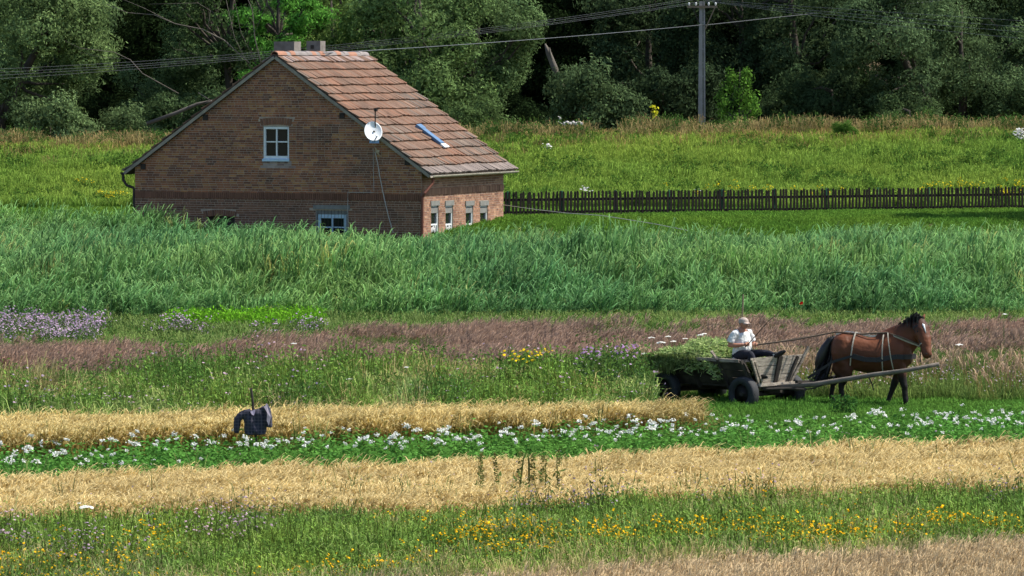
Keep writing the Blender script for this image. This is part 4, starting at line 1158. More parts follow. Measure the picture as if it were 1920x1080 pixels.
deadwood('bare_tree', [[(at(470, 120, D), .06), (at(420, 75, D), .06), (at(380, 55, D), .055), (at(330, 45, D), .05), (at(290, 28, D), .04), (at(240, 24, D), .03), (at(200, 8, D), .02)], [(at(330, 45, D), .03), (at(270, 15, D), .025), (at(215, -8, D), .015)], [(at(390, 58, D), .035), (at(395, 20, D), .03), (at(372, 6, D), .025), (at(280, 8, D), .015)]], M['deadbark'], 'bleached bare bough spreading left above the house roof')
deadwood('bare_tree', [[(at(335, 175, D), .05), (at(268, 138, D), .045), (at(245, 112, D), .04), (at(215, 98, D), .03), (at(150, 90, D), .02), (at(120, 75, D), .012)], [(at(240, 110, D), .025), (at(195, 108, D), .02), (at(150, 98, D), .01)]], M['deadbark'], 'thin bleached bough in the dark gap behind the left wires')
deadwood('bare_tree', [[(at(492, 130, D), .06), (at(478, 70, D), .05), (at(474, 20, D), .04), (at(462, -10, D), .03)], [(at(478, 62, D), .03), (at(500, 10, D), .02), (at(508, -20, D), .015)], [(at(470, 130, D), .035), (at(440, 70, D), .03), (at(425, 0, D), .02)], [(at(480, 120, D), .03), (at(452, 60, D), .02), (at(440, -5, D), .015)]], M['deadbark'], 'thin bare upright stems just left of the large chimney')

# ---------------------------------------------------------------- hay wagon
WG = Vector((4.297, 100.73, 0)); WR = -math.pi / 4
wagon = empty('hay_wagon', WG, WR)
tag(wagon, 'old weathered wooden hay wagon on car tyres, behind the horse', 'wagon')
def wloc(x, y, z):
    c, s = math.cos(WR), math.sin(WR); return Vector((WG.x + x * c - y * s, WG.y + x * s + y * c, z))
x0, x1, zf, zt = -1.12, 1.22, .50, .97
m = MB(); m.box(((x0 + x1) / 2, 0, zf - .03), (x1 - x0 + .1, .92, .05)); m.build('floor', M['darkwood'], wagon)
for sgn in (-1, 1):
    sp = empty('side_panel'); sp.parent = wagon
    for i in range(3):
        za, zb = zf + (zt - zf) * i / 3 + .006, zf + (zt - zf) * (i + 1) / 3 - .006
        f = lambda z: sgn * (.46 + (z - zf) / (zt - zf) * .32)
        e0, e1 = x0 - .12 * i / 2, 1.18
        vs = [(e0, f(za), za), (e1, f(za), za), (e1, f(zb), zb), (e0, f(zb), zb)]
        d = Vector((0, sgn * .028, -.018))
        MB().prism([Vector(v) for v in vs], (0, 0, 0), d).build('plank', M['darkwood'], sp)
    for xx in (-1.0, -.3, .5, 1.12):
        MB().beam((xx, sgn * .49, zf - .1), (xx, sgn * .84, zt + .04), .06, .05, up=(1, 0, 0)).build('stake', M['darkwood'], sp)
    MB().beam((x0 - .15, sgn * .80, zt + .02), (1.05, sgn * .80, zt + .02), .07, .06).build('top_rail', M['darkwood'] if sgn > 0 else M['wood'], sp)
# front end: flared board panel with frame posts
fp = empty('front_panel'); fp.parent = wagon
tag(fp, 'pale grey plank front board lit by the sun')
zb_, ztf = .53, 1.06
fx = lambda z: 1.24 + (z - zb_) * .22
for i in range(3):
    za, zc = zb_ + (ztf - zb_) * i / 3 + .005, zb_ + (ztf - zb_) * (i + 1) / 3 - .005
    hw = lambda z: .46 + (z - zb_) / (ztf - zb_) * .34
    vs = [(fx(za), -hw(za), za), (fx(za), hw(za), za), (fx(zc), hw(zc) - (.03 if i == 2 else 0), zc + (.015 if i == 2 else 0)), (fx(zc), -hw(zc), zc)]
    MB().prism([Vector(v) for v in vs], (0, 0, 0), (-.03, 0, 0)).build('plank', M['wood_h'], fp)
def fpost(ya, yb, z0, z1, w, m_, dx=.02):
    MB().beam((fx(z0) + dx, ya, z0), (fx(z1) + dx, yb, z1), w, .035, up=(1, 0, 0)).build('batten', m_, fp)
fpost(-.45, -.80, zb_ - .02, ztf - .02, .05, M['wood'])
fpost(-.38, -.70, zb_ + .01, ztf - .06, .04, M['wood'])
fpost(.0, .02, zb_ - .06, ztf + .05, .075, M['darkiron'])
fpost(.08, .13, zb_ + .0, ztf + .0, .05, M['wood'])
fpost(.36, .56, zb_ + .0, ztf - .02, .06, M['darkwood'])
fpost(.46, .84, zb_ - .02, ztf + .16, .055, M['wood'])
MB().beam((fx(zb_) + .03, -.5, zb_ - .02), (fx(zb_) + .03, .55, zb_ - .02), .06, .06).build('bottom_rail', M['wood_h'], fp)
# tail board
tp = empty('tail_panel'); tp.parent = wagon
for i in range(3):
    za, zc = zf + (zt - zf) * i / 3 + .006, zf + (zt - zf) * (i + 1) / 3 - .006
    hw = lambda z: .44 + (z - zf) / (zt - zf) * .30
    vs = [(x0 - .02 - .05 * i, -hw(za), za), (x0 - .02 - .05 * i, hw(za), za), (x0 - .06 - .05 * i, hw(zc), zc), (x0 - .06 - .05 * i, -hw(zc), zc)]
    MB().prism([Vector(v) for v in vs], (0, 0, 0), (.025, 0, 0)).build('plank', M['darkwood'], tp)
MB().beam((.62, -.80, .96), (.62, .80, .96), .30, .045).build('seat_board', M['wood'], wagon)
MB().beam((.34, -.86, 1.16), (.50, -.62, .78), .05, .04, up=(1, 0, 0)).build('seat_brace', M['wood'], wagon)
# running gear
MB().beam((-1.5, 0, .38), (1.45, 0, .40), .10, .10).build('reach_beam', M['darkwood'], wagon)
for xx in (-1.05, 1.05):
    MB().tube([(xx, -.66, .31), (xx, .66, .31)], .04, 8).build('axle', M['darkiron'], wagon)
    MB().box((xx, 0, .415), (.16, .95, .06)).build('bolster', M['wood'], wagon)
    MB().box((xx, 0, .36), (.12, .30, .045)).build('turntable', M['darkiron'], wagon)
def wheel(x, y, rz=0):
    w = MB(); n = 28
    prof = [(.20, -.095), (.305, -.105), (.335, -.085), (.345, -.03), (.345, .03), (.335, .085), (.305, .105), (.20, .095)]
    rings = []
    for k in range(n):
        a = 2 * math.pi * k / n; rings.append([Vector((r * math.cos(a), o, r * math.sin(a))) for r, o in prof])
    vs = [v for r in rings for v in r]; q = len(prof); fs = []
    for k in range(n):
        for j in range(q):
            fs.append((k * q + j, ((k + 1) % n) * q + j, ((k + 1) % n) * q + (j + 1) % q, k * q + (j + 1) % q))
    w.add(vs, fs)
    e = empty('wheel', (x, y, .335), rz); e.parent = wagon
    w.build('tyre', M['tyre'], e, smooth=True)
    m = MB()
    rr = []
    for o, r in ((-.05, .205), (-.04, .17), (-.02, .10), (-.045, .06), (-.05, .001)): rr.append([Vector((r * math.cos(a), o, r * math.sin(a))) for a in np.linspace(0, 2 * math.pi, 20, endpoint=False)])
    m.loft(rr); rr = [[Vector((v.x, -v.y, v.z)) for v in r] for r in rr]; m.loft(rr)
    m.build('rim', M['hub'], e, smooth=True)
    MB().tube([(0, -.07, 0), (0, .07, 0)], .045, 10).build('hub', M['darkiron'], e)
for (x, y) in ((-1.05, -.68), (-1.05, .68), (1.05, -.68), (1.05, .68)): wheel(x, y)
for px, py in ((0, 0),):
    MB().tube([(1.2, -.3, .42), (1.62, .05, .44), (1.9, .2, .42)], .03, 6).build('draw_fork', M['darkwood'], wagon)
    MB().tube([(1.2, .34, .42), (1.62, .16, .44), (1.9, .22, .42)], .03, 6).build('draw_fork', M['darkwood'], wagon)
# draught pole running forward beside the horse
Wi = lambda v: Vector(((v.x - WG.x) * math.cos(-WR) - (v.y - WG.y) * math.sin(-WR), (v.x - WG.x) * math.sin(-WR) + (v.y - WG.y) * math.cos(-WR), v.z))
pa, pm_, pc, pe = wloc(1.15, 0, .43), at(1530, 721, 99.5), at(1640, 703, 99.15), at(1762, 683, 98.75)
MB().tube([Wi(p) for p in (pa, pm_, pc, at(1700, 695, 98.95), pe)], [.05, .052, .048, .042, .04], 10).build('draught_pole', mat('pole_wood', (.17, .145, .125), .9, .35, 5, bump=.4), wagon, smooth=True)
MB().tube([Wi(at(1490, 733, 99.6)), Wi(at(1525, 729, 99.5)), Wi(at(1545, 722, 99.4))], .016, 6).build('tow_chain', M['darkiron'], wagon)
MB().beam(Wi(at(1495, 716, 99.55)), Wi(at(1535, 716, 99.95)), .05, .05).build('swingletree', M['darkwood'], wagon)
MB().tube([Wi(at(1535, 716, 100.2)), Wi(at(1575, 703, 100.45)), Wi(at(1600, 692, 100.55))], .03, 8).build('far_shaft', M['darkwood'], wagon)

# hay heaped in the wagon
t = TB(900); r = t.r
def hay_top(x, y): return 1.0 + .33 * math.exp(-((x + .45) / .7) ** 2 - (y / .7) ** 2) + .05 * math.sin(x * 6) * math.cos(y * 7)
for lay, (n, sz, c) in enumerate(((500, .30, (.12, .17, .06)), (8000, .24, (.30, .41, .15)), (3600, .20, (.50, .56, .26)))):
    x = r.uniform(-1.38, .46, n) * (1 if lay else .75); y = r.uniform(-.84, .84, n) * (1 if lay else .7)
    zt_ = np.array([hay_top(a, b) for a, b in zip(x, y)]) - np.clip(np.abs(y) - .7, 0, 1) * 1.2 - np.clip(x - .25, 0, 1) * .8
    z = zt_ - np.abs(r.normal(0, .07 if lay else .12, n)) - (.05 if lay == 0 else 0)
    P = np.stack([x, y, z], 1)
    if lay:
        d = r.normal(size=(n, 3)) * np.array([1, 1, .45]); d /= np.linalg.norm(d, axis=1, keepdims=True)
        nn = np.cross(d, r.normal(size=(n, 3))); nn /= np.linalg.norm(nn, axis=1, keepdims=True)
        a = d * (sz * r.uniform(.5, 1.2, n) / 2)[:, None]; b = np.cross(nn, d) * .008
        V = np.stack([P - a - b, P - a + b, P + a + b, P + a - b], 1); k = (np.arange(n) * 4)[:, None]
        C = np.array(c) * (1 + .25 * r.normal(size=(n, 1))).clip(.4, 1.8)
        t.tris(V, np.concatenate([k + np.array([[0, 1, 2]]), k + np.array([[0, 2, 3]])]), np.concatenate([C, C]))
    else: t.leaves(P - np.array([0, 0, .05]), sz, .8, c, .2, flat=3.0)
# tufts hanging over the near side and the tail
n = 900; x = r.uniform(-1.35, -.05, n) ; x = np.where(r.random(n) < .5, r.normal(-.85, .3, n), x); root = np.stack([x, -.82 - r.uniform(0, .06, n), .99 + r.uniform(-.03, .08, n)], 1)
L = r.uniform(.06, .24, n) * (.5 + .7 * (np.sin(x * 4.3) > -.2)) * np.where(x < -.6, 1.25, .8)
t.blades(root, -L, .014, r.uniform(-.5, .3, n), r.uniform(0, 6.28, n), 0, (.14, .19, .06), .25, (.24, .28, .10))
n = 350; root = np.stack([-1.33 - r.uniform(0, .1, n), r.uniform(-.8, .8, n), 1.0 + r.uniform(-.05, .08, n)], 1)
t.blades(root, -r.uniform(.08, .28, n), .014, r.uniform(-.6, .6, n), r.uniform(0, 6.28, n), 0, (.14, .19, .06), .25, (.24, .28, .10))
hay = link('hay_load', t.mesh('hay_load', M['leaf']), None, WG, (0, 0, WR))
tag(hay, 'loose heap of fresh green hay filling the wagon behind the driver', 'hay')

# ---------------------------------------------------------------- bay horse
HO = Vector((7.12, 99.95, 0)); HR = math.radians(-12)
horse = empty('horse', HO, HR)
tag(horse, 'bay horse with black tail and white blaze, harnessed to the wagon', 'horse')
def horse_coat():
    m = bpy.data.materials.new('bay_coat'); m.use_nodes = True; nt = m.node_tree; b = nt.nodes['Principled BSDF']
    b.inputs['Roughness'].default_value = .58; b.inputs['Specular IOR Level'].default_value = .22
    tc = nt.nodes.new('ShaderNodeTexCoord'); sp = nt.nodes.new('ShaderNodeSeparateXYZ'); nt.links.new(tc.outputs['Object'], sp.inputs[0])
    nz = nt.nodes.new('ShaderNodeTexNoise'); nz.inputs['Scale'].default_value = 4; nz.inputs['Detail'].default_value = 4; nt.links.new(tc.outputs['Object'], nz.inputs['Vector'])
    ad = nt.nodes.new('ShaderNodeMath'); ad.operation = 'MULTIPLY_ADD'; ad.inputs[1].default_value = .40; nt.links.new(nz.outputs['Fac'], ad.inputs[0]); nt.links.new(sp.outputs['Z'], ad.inputs[2])
    rp = nt.nodes.new('ShaderNodeValToRGB'); cr = rp.color_ramp
    mr = nt.nodes.new('ShaderNodeMapRange'); mr.inputs[2].default_value = 2.0; nt.links.new(ad.outputs[0], mr.inputs[0]); nt.links.new(mr.outputs[0], rp.inputs[0])
    cr.elements[0].position = .38; cr.elements[0].color = (.014, .011, .011, 1)
    cr.elements[1].position = .50; cr.elements[1].color = (.075, .027, .014, 1)
    for p, c in ((.60, (.085, .030, .015, 1)), (.80, (.155, .052, .023, 1)), (.955, (.055, .021, .013, 1))):
        e = cr.elements.new(p); e.color = c
    nt.links.new(rp.outputs[0], b.inputs['Base Color'])
    bp = nt.nodes.new('ShaderNodeBump'); bp.inputs['Strength'].default_value = .6; bp.inputs['Distance'].default_value = .03
    n2 = nt.nodes.new('ShaderNodeTexNoise'); n2.inputs['Scale'].default_value = 7; nt.links.new(tc.outputs['Object'], n2.inputs['Vector']); nt.links.new(n2.outputs['Fac'], bp.inputs['Height']); nt.links.new(bp.outputs[0], b.inputs['Normal'])
    return m
SEC = [(-.81, 1.22, .10, .09), (-.75, 1.22, .23, .20), (-.58, 1.19, .335, .29), (-.35, 1.13, .37, .30), (-.10, 1.075, .355, .31), (.15, 1.065, .37, .305), (.36, 1.10, .43, .27), (.52, 1.11, .39, .26), (.68, 1.10, .28, .235), (.79, 1.09, .16, .15)]
def sec(x): 
    xs = [s[0] for s in SEC]; return tuple(float(np.interp(x, xs, [s[i] for s in SEC])) for i in (1, 2, 3))
b = MB()
b.loft([[Vector((x, hw * math.cos(a), zc + hh * math.sin(a) * (1.0 if math.sin(a) > 0 else 1.0))) for a in np.linspace(0, 2 * math.pi, 24, endpoint=False)] for x, zc, hh, hw in SEC])
for s in (-1, 1):
    b.ellip((-.56, s * .15, 1.12), (.25, .17, .36)); b.ellip((.50, s * .17, 1.06), (.19, .12, .32), Matrix.Rotation(.35, 3, 'Y')); b.ellip((-.62, s * .13, .86), (.17, .12, .24))
# neck, deep at the base
b.tube([(.36, 0, 1.22), (.57, 0, 1.36), (.76, -.01, 1.52), (.90, -.03, 1.66)], [.39, .34, .27, .20], 16, squash=.50, round_ends=True)
hd = [Vector(p) for p in ((.90, -.03, 1.70), (.985, -.11, 1.58), (1.05, -.20, 1.42), (1.10, -.28, 1.26), (1.125, -.32, 1.14))]
b.tube(hd, [.155, .178, .145, .112, .106], 14, squash=.82, round_ends=True)
b.ellip((.93, -.06, 1.50), (.12, .085, .13))
def leg(pts, rad): b.tube(pts, rad, 10, round_ends=True)
leg([(.52, .13, 1.0), (.50, .14, .72), (.40, .14, .44), (.33, .14, .25), (.27, .14, .10)], [.13, .095, .066, .05, .056])         # far fore, swept back
leg([(.54, -.14, 1.0), (.60, -.14, .72), (.66, -.14, .45), (.68, -.14, .24), (.70, -.14, .09)], [.13, .098, .070, .052, .058])     # near fore
b.ellip((.66, -.14, .46), .062); b.ellip((.41, .14, .45), .058)
leg([(-.55, -.15, .95), (-.48, -.15, .70), (-.60, -.15, .47), (-.58, -.15, .26), (-.53, -.15, .09)], [.17, .12, .070, .054, .058])
leg([(-.58, .14, .95), (-.60, .14, .70), (-.80, .14, .49), (-.84, .14, .27), (-.80, .14, .09)], [.17, .115, .068, .053, .058])
body = folds(remesh(b.build('body', horse_coat(), horse), .022, 6), .22, .035)
for (x, y) in ((.25, .14), (.72, -.14), (-.51, -.15), (-.78, .14)):
    MB().tube([(x, y, .0), (x - .01, y, .09)], [.068, .052], 12).build('hoof', M['hoof'], horse)
hdir = (hd[-1] - hd[0]).normalized()
side = Vector((-.79, -.61, 0)).normalized()
side = (side - hdir * side.dot(hdir)).normalized(); front = side.cross(hdir).normalized()
if front.x < 0: front = -front
# ears, eyes, blaze, nostrils
for s in (-1, 1):
    e0 = hd[0] + side * s * .075 + Vector((0, 0, .05))
    MB().tube([e0, e0 + Vector((.03, 0, .07)) + side * s * .02, e0 + Vector((.06, 0, .15)) + side * s * .02], [.035, .04, .006], 8, squash=.6).build('ear', M['bark'] if s > 0 else mat('ear_brown', (.22, .09, .04), .7), horse, smooth=True)
    MB().ellip(hd[1] + side * s * .118 + hdir * .05 + front * .05, .024).build('eye', M['shoe'], horse, smooth=True)
    MB().ellip(hd[-1] + side * s * .05 + front * .055 + hdir * .04, (.018, .018, .014)).build('nostril', M['shoe'], horse, smooth=True)
m = MB()
pts = [hd[0].lerp(hd[2], f) + front * w for f, w in ((.30, .152), (.48, .163), (.68, .150))]
m.tube([pts[0] + hdir * -.02, pts[1] + hdir * -.04, pts[1] + hdir * .04, pts[2] + hdir * .06], [.008, .026, .014, .006], 8)
m.build('blaze', M['white'], horse, smooth=True)
MB().ellip(hd[-1] + hdir * .035, (.085, .072, .06)).build('muzzle', mat('dark_muzzle', (.03, .022, .022), .5), horse, smooth=True)
# mane and forelock: hanging strands
def strands(name, roots, length, drift, w, parent, n_per=14, col=(.012, .011, .012), seed=5):
    t = TB(seed); r = t.r; R0 = []
    for p in roots:
        for k in range(n_per): R0.append(Vector(p) + Vector(r.normal(0, .018, 3)))
    R0 = np.array([tuple(v) for v in R0]); n = len(R0)
    L = length * r.uniform(.6, 1.15, n)
    az = math.atan2(drift[1], drift[0]) + r.normal(0, .5, n)
    t.blades(R0, -L, w, -r.uniform(.15, .5, n) * np.hypot(*drift[:2]), az, 0, col, .3)
    me = t.mesh(name, M['hair']); return link(name, me, parent)
crest = [(.40, 0, 1.56), (.48, 0, 1.62), (.56, -.01, 1.68), (.64, -.02, 1.74), (.72, -.03, 1.80), (.79, -.04, 1.85), (.85, -.05, 1.88), (.90, -.06, 1.89)]
strands('mane', [(x, y - .01, z + .02) for x, y, z in crest], .20, (.2, .5), .03, horse, 26)
strands('mane', [(x, y - .05, z - .01) for x, y, z in crest], .22, (.1, -.6), .03, horse, 14, seed=8)
fl = [hd[0] + Vector((.02, 0, .10)) + front * .06 + side * s for s in (-.05, -.02, .01, .04, .07)]
strands('forelock', fl, .27, (.5, -.5), .03, horse, 26, seed=6)
t = TB(77); r = t.r; n = 600
root = np.array([-.80, 0, 1.36]) + r.normal(0, .035, (n, 3))
t.blades(root, -r.uniform(.45, .95, n), r.uniform(.012, .028, n), -r.uniform(.22, .66, n), math.pi + r.normal(0, .28, n), 0, (.013, .013, .015), .4)
tail = link('tail', t.mesh('tail', M['hair']), horse)
MB().tube([(-.74, 0, 1.40), (-.83, 0, 1.36), (-.92, 0, 1.22), (-1.0, 0, 1.05), (-1.06, 0, .88), (-1.10, 0, .74)], [.055, .075, .10, .12, .10, .03], 10).build('tail_dock', M['hair'], horse, smooth=True)

# harness
harness = empty('harness', HO, HR)
tag(harness, 'pale webbing and black leather harness straps on the bay horse', 'harness')
def loop(x, a0, a1, w, out, m, nm, tilt=0.0, n=18):
    """strap round the barrel at x, from angle a0 to a1 (0 = horse's left, 90 = top, 180 = right)"""
    P = []
    for a in np.linspace(math.radians(a0), math.radians(a1), n):
        xx = x + tilt * (1 - math.sin(a)); zc, hh, hw = sec(xx)
        P.append((Vector((xx, (hw + out) * math.cos(a), zc + (hh + out) * math.sin(a))), Vector((0, math.cos(a), math.sin(a)))))
    mb = MB(); vs, fs = [], []
    for p, q in P:
        for dx, do in ((-w / 2, 0), (w / 2, 0), (w / 2, .012), (-w / 2, .012)): vs.append(p + Vector((dx, 0, 0)) + q * do)
    for i in range(len(P) - 1):
        for k in range(4): fs.append((i * 4 + k, i * 4 + (k + 1) % 4, i * 4 + 4 + (k + 1) % 4, i * 4 + 4 + k))
    fs += [(0, 1, 2, 3), tuple(len(vs) - 4 + k for k in (3, 2, 1, 0))]
    mb.add(vs, fs); mb.build(nm, m, harness)
loop(-.32, 20, 222, .026, .03, M['strap'], 'hip_strap', tilt=-.05)
loop(.24, 0, 360, .022, .035, M['strap'], 'girth', n=30)
loop(.32, 20, 235, .020, .04, M['strap'], 'back_strap', tilt=.08)
def lay(path, w, m, nm, t_=.014):
    mb = MB()
    for a, c in zip(path[:-1], path[1:]): mb.beam(a, c, t_, w)
    mb.build(nm, m, harness)
def skin_pt(x, deg, out):
    zc, hh, hw = sec(x); a = math.radians(deg); return Vector((x, (hw + out) * math.cos(a), zc + (hh + out) * math.sin(a)))
br = [skin_pt(x, d_, .035) for x, d_ in ((-.35, 188), (-.1, 190), (.15, 189), (.36, 187), (.52, 186), (.66, 187))] + [Vector((.80, -.12, 1.06)), Vector((.86, .0, 1.06)), Vector((.80, .12, 1.06))] + [skin_pt(x, d_, .035) for x, d_ in ((.66, -7), (.4, -7), (.1, -9), (-.35, -8))]
lay(br, .095, M['leather'], 'breast_collar', .02)
lay([br[0], Vector((-.75, -.30, .95)), Vector((-1.25, -.25, .62))], .05, M['leather'], 'trace')
lay([skin_pt(x, 96, .02) for x in (-.72, -.5, -.3, 0, .2, .36)], .035, mat('white_rope', (.66, .65, .62), .8), 'back_rope')
lay([Vector(p) for p in ((.30, -.06, 1.545), (.45, -.16, 1.47), (.62, -.19, 1.40), (.80, -.18, 1.33), (.98, -.19, 1.27))], .028, M['strap'], 'bearing_rein')
# bridle
def headband(f, rr, nm, m=M['leather'], w=.024):
    c = hd[0].lerp(hd[-1], f); mb = MB(); P = [c + (side * math.cos(a) * .92 + front * math.sin(a)) * rr for a in np.linspace(0, 2 * math.pi, 15)]
    for a, q in zip(P[:-1], P[1:]): mb.beam(a, q, .014, w, up=hdir)
    mb.build(nm, m, harness)
headband(.70, .105, 'noseband', M['strap']); headband(.14, .142, 'browband')
for s in (-1, 1): lay([hd[0] + side * s * .128, hd[1] + side * s * .14 + hdir * .02, hd[2] + side * s * .115, hd[3] + side * s * .085], .02, M['leather'], 'cheek_strap')
lay([hd[3] + side * .08 - front * .06, hd[3] + side * .06 - front * .14 + Vector((0, 0, -.10)), hd[3] + side * .06 - front * .15 + Vector((0, 0, -.22))], .018, M['leather'], 'halter_strap')
lay([Vector((-.05, -.30, .74)), Vector((.0, -.36, .62)), Vector((.06, -.38, .50)), Vector((.08, -.38, .40))], .02, M['leather'], 'loose_strap')

# ---------------------------------------------------------------- driver
PO = wloc(.60, -.25, 1.0)
person = empty('person', PO, WR)
tag(person, 'seated driver in beige cap, white T-shirt and dark trousers holding the reins', 'person')
hand_r, hand_l = Vector((.25, -.15, .29)), Vector((.30, .10, .28))
b = MB()
b.tube([(-.02, 0, .08), (0, 0, .25), (.0, 0, .42), (.01, 0, .54)], [.13, .125, .13, .09], 14, squash=1.25, round_ends=True)
b.tube([(.015, 0, .53), (.035, -.005, .62)], [.058, .055], 10, round_ends=True)
hc = Vector((.065, -.01, .70))
b.ellip(hc, (.092, .074, .105)); b.ellip(hc + Vector((.045, -.004, -.055)), (.055, .055, .06)); b.ellip(hc + Vector((.10, -.006, -.02)), (.020, .015, .028))
b.ellip(hc + Vector((.085, -.006, -.065)), (.02, .028, .012))
for s in (-1, 1): b.ellip(hc + Vector((-.005, s * .077, -.012)), (.022, .012, .032))
b.tube([(.0, -.20, .50), (-.03, -.27, .37), (-.05, -.29, .27)], [.06, .052, .047], 10, round_ends=True)
b.tube([(-.05, -.29, .27), (.08, -.25, .27), (.20, -.18, .285)], [.047, .046, .030], 10, round_ends=True)
b.tube([(.0, .20, .50), (.02, .27, .38), (.05, .28, .28)], [.06, .052, .047], 10, round_ends=True)
b.tube([(.05, .28, .28), (.16, .22, .27), (.25, .14, .275)], [.047, .044, .030], 10, round_ends=True)
for hp, s in ((hand_r, -1), (hand_l, 1)):
    d1 = Vector((.8, -s * .55, .05)).normalized()
    b.ellip(hp - d1 * .01, (.042, .026, .036))
    for k in range(4):                       # curled fingers
        o = Vector((0, 0, .026 - .0175 * k)); L = (.034, .038, .035, .028)[k]
        a0 = hp + d1 * .028 + o; a1 = a0 + d1 * L * .7 + Vector((0, -s * .012, 0)); a2 = a1 + Vector((-.006, -s * .024, 0)); a3 = a2 - d1 * .022
        b.tube([a0, a1, a2, a3], [.0095, .009, .0085, .008], 6, round_ends=True)
    th0 = hp + Vector((-.01, -s * .012, .03)); b.tube([th0, th0 + d1 * .03 + Vector((0, -s * .014, .014)), th0 + d1 * .055 + Vector((0, -s * .02, .004))], [.012, .0105, .009], 6, round_ends=True)
bo = remesh(b.build('body', M['skin'], person), .0085, 3)
c = MB()
c.tube([(-.02, 0, .03), (.0, 0, .12), (.035, 0, .22), (.03, 0, .34), (.01, 0, .45), (.0, 0, .535)], [.155, .165, .168, .158, .145, .085], 16, squash=1.22, round_ends=True)
for s, ex, ey, ez2 in ((-1, -.035, -.285, .315), (1, .03, .278, .33)):
    c.tube([(.0, s * .13, .50), (0, s * .21, .49), (ex * .6, s * .252, .40), (ex, ey, ez2)], [.085, .082, .078, .076], 12, round_ends=False)
folds(remesh(c.build('t_shirt', M['shirt'], person), .012, 4), .07, .035)
c = MB()
c.ellip((-.02, 0, .04), (.17, .19, .12))
c.tube([(.0, -.10, .06), (.24, -.17, .10), (.42, -.20, .10)], [.105, .092, .075], 12, round_ends=True)
c.tube([(.42, -.20, .10), (.50, -.18, -.10), (.54, -.16, -.28)], [.074, .062, .055], 12, round_ends=True)
c.tube([(.0, .10, .06), (.24, .13, .10), (.44, .15, .12)], [.105, .09, .072], 12, round_ends=True)
c.tube([(.44, .15, .12), (.60, .16, .115), (.70, .165, .10)], [.07, .06, .052], 12, round_ends=True)
folds(remesh(c.build('trousers', M['trousers'], person), .014, 3), .09, .025)
MB().tube([(.705, .165, .10), (.76, .165, .10)], [.046, .044], 10).build('sock', M['sock'], person, smooth=True)
def shoe(p, d, u):
    d, u = Vector(d).normalized(), Vector(u).normalized(); p = Vector(p)
    m = MB(); m.tube([p, p + d * .08, p + d * .17, p + d * .24], [.045, .05, .046, .03], 10, squash=.85, round_ends=True); m.tube([p - u * .02 + d * .0, p + u * .07], [.045, .042], 10)
    m.build('shoe', M['shoe'], person, smooth=True)
shoe((.76, .165, .075), (.92, .05, .40), (-.4, 0, .9)); shoe((.55, -.155, -.33), (1, .1, 0), (0, 0, 1))
m = MB()
rr = []
for z, sx, sy in ((.01, .106, .088), (.04, .107, .089), (.075, .098, .08), (.10, .07, .06), (.112, .03, .026)): rr.append([hc + Vector((sx * math.cos(a) - .006, sy * math.sin(a), z)) for a in np.linspace(0, 2 * math.pi, 20, endpoint=False)])
m.loft(rr)
v0 = [hc + Vector((.085 * math.cos(a) + .015, .085 * math.sin(a), .022)) for a in np.linspace(-1.2, 1.2, 11)]; v1 = [hc + Vector((.185 * math.cos(a) * (1 if abs(a) < .9 else .9) + .005, .075 * math.sin(a) / math.sin(1.2), -.004 - .012 * abs(a))) for a in np.linspace(-1.2, 1.2, 11)]
poly = v0 + list(reversed(v1)); m.prism(poly, (0, 0, 0), (0, 0, .008))
m.build('cap', M['cap'], person, smooth=False)
m = MB(); m.ellip(hc + Vector((-.018, 0, -.008)), (.083, .080, .055)); m.build('hair', mat('grey_hair', (.16, .14, .125), .8, .2, 30), person, smooth=True)
for s in (-1, 1): MB().ellip(hc + Vector((.083, s * .032 - .005, .002)), (.010, .012, .008)).build('eye', M['shoe'], person, smooth=True)
def pw(v): 
    c, s = math.cos(WR), math.sin(WR); return Vector((PO.x + v.x * c - v.y * s, PO.y + v.x * s + v.y * c, PO.z + v.z))
hw_ = lambda v: Vector((HO.x + v[0] * math.cos(HR) - v[1] * math.sin(HR), HO.y + v[0] * math.sin(HR) + v[1] * math.cos(HR), v[2]))
hR, hL = pw(hand_r + Vector((.045, .005, 0))), pw(hand_l + Vector((.045, -.02, 0)))
P = [hR - (at(1479, 570, 99.2) - hR).normalized() * .08, hR, at(1440, 604, 99.5), at(1479, 570, 99.2)]
tag(MB().tube(P, [.011, .010, .007, .004], 6).build('whip', M['darkwood']), 'thin dark whip held aslant in the driver\'s right hand', 'whip')
def rope(name, P, r, m, label, cat):
    V_ = [Vector(p) for p in P]; out = []
    for i in range(len(V_) - 1):
        for k in range(5): out.append(V_[i].lerp(V_[i + 1], k / 5))
    out.append(V_[-1]); tag(MB().tube(out, r, 5).build(name, m), label, cat)
reinm = mat('rein_leather', (.12, .085, .06), .7)
rope('rein', [hL, hL.lerp(hw_((-.72, -.08, 1.52)), .5) + Vector((0, 0, -.02)), hw_((-.72, -.08, 1.53)), hw_((-.2, -.1, 1.495)), hw_((.30, -.10, 1.53)), hw_((.62, -.21, 1.44)), hw_((.98, -.20, 1.29)), hw_(hd[3] + side * .085)], .017, reinm, 'near leather rein from the driver over the horse\'s back to its bit', 'rein')
rope('rein', [hL + Vector((0, .03, -.01)), hL.lerp(hw_((-.72, .10, 1.52)), .5) + Vector((0, .02, 0)), hw_((-.72, .10, 1.52)), hw_((-.2, .12, 1.495)), hw_((.30, .12, 1.53)), hw_((.62, .20, 1.45)), hw_(hd[3] - side * .085)], .012, reinm, 'far leather rein running behind the near one along the horse\'s back', 'rein')
a = wloc(.18, .15, 1.0); b_ = at(1394, 552, a.y)
tag(MB().tube([a, a.lerp(b_, .5) + Vector((.01, 0, 0)), b_], [.018, .017, .014], 8).build('pitchfork_handle', M['stick']), 'upright wooden tool handle stuck in the hay behind the driver', 'tool handle')

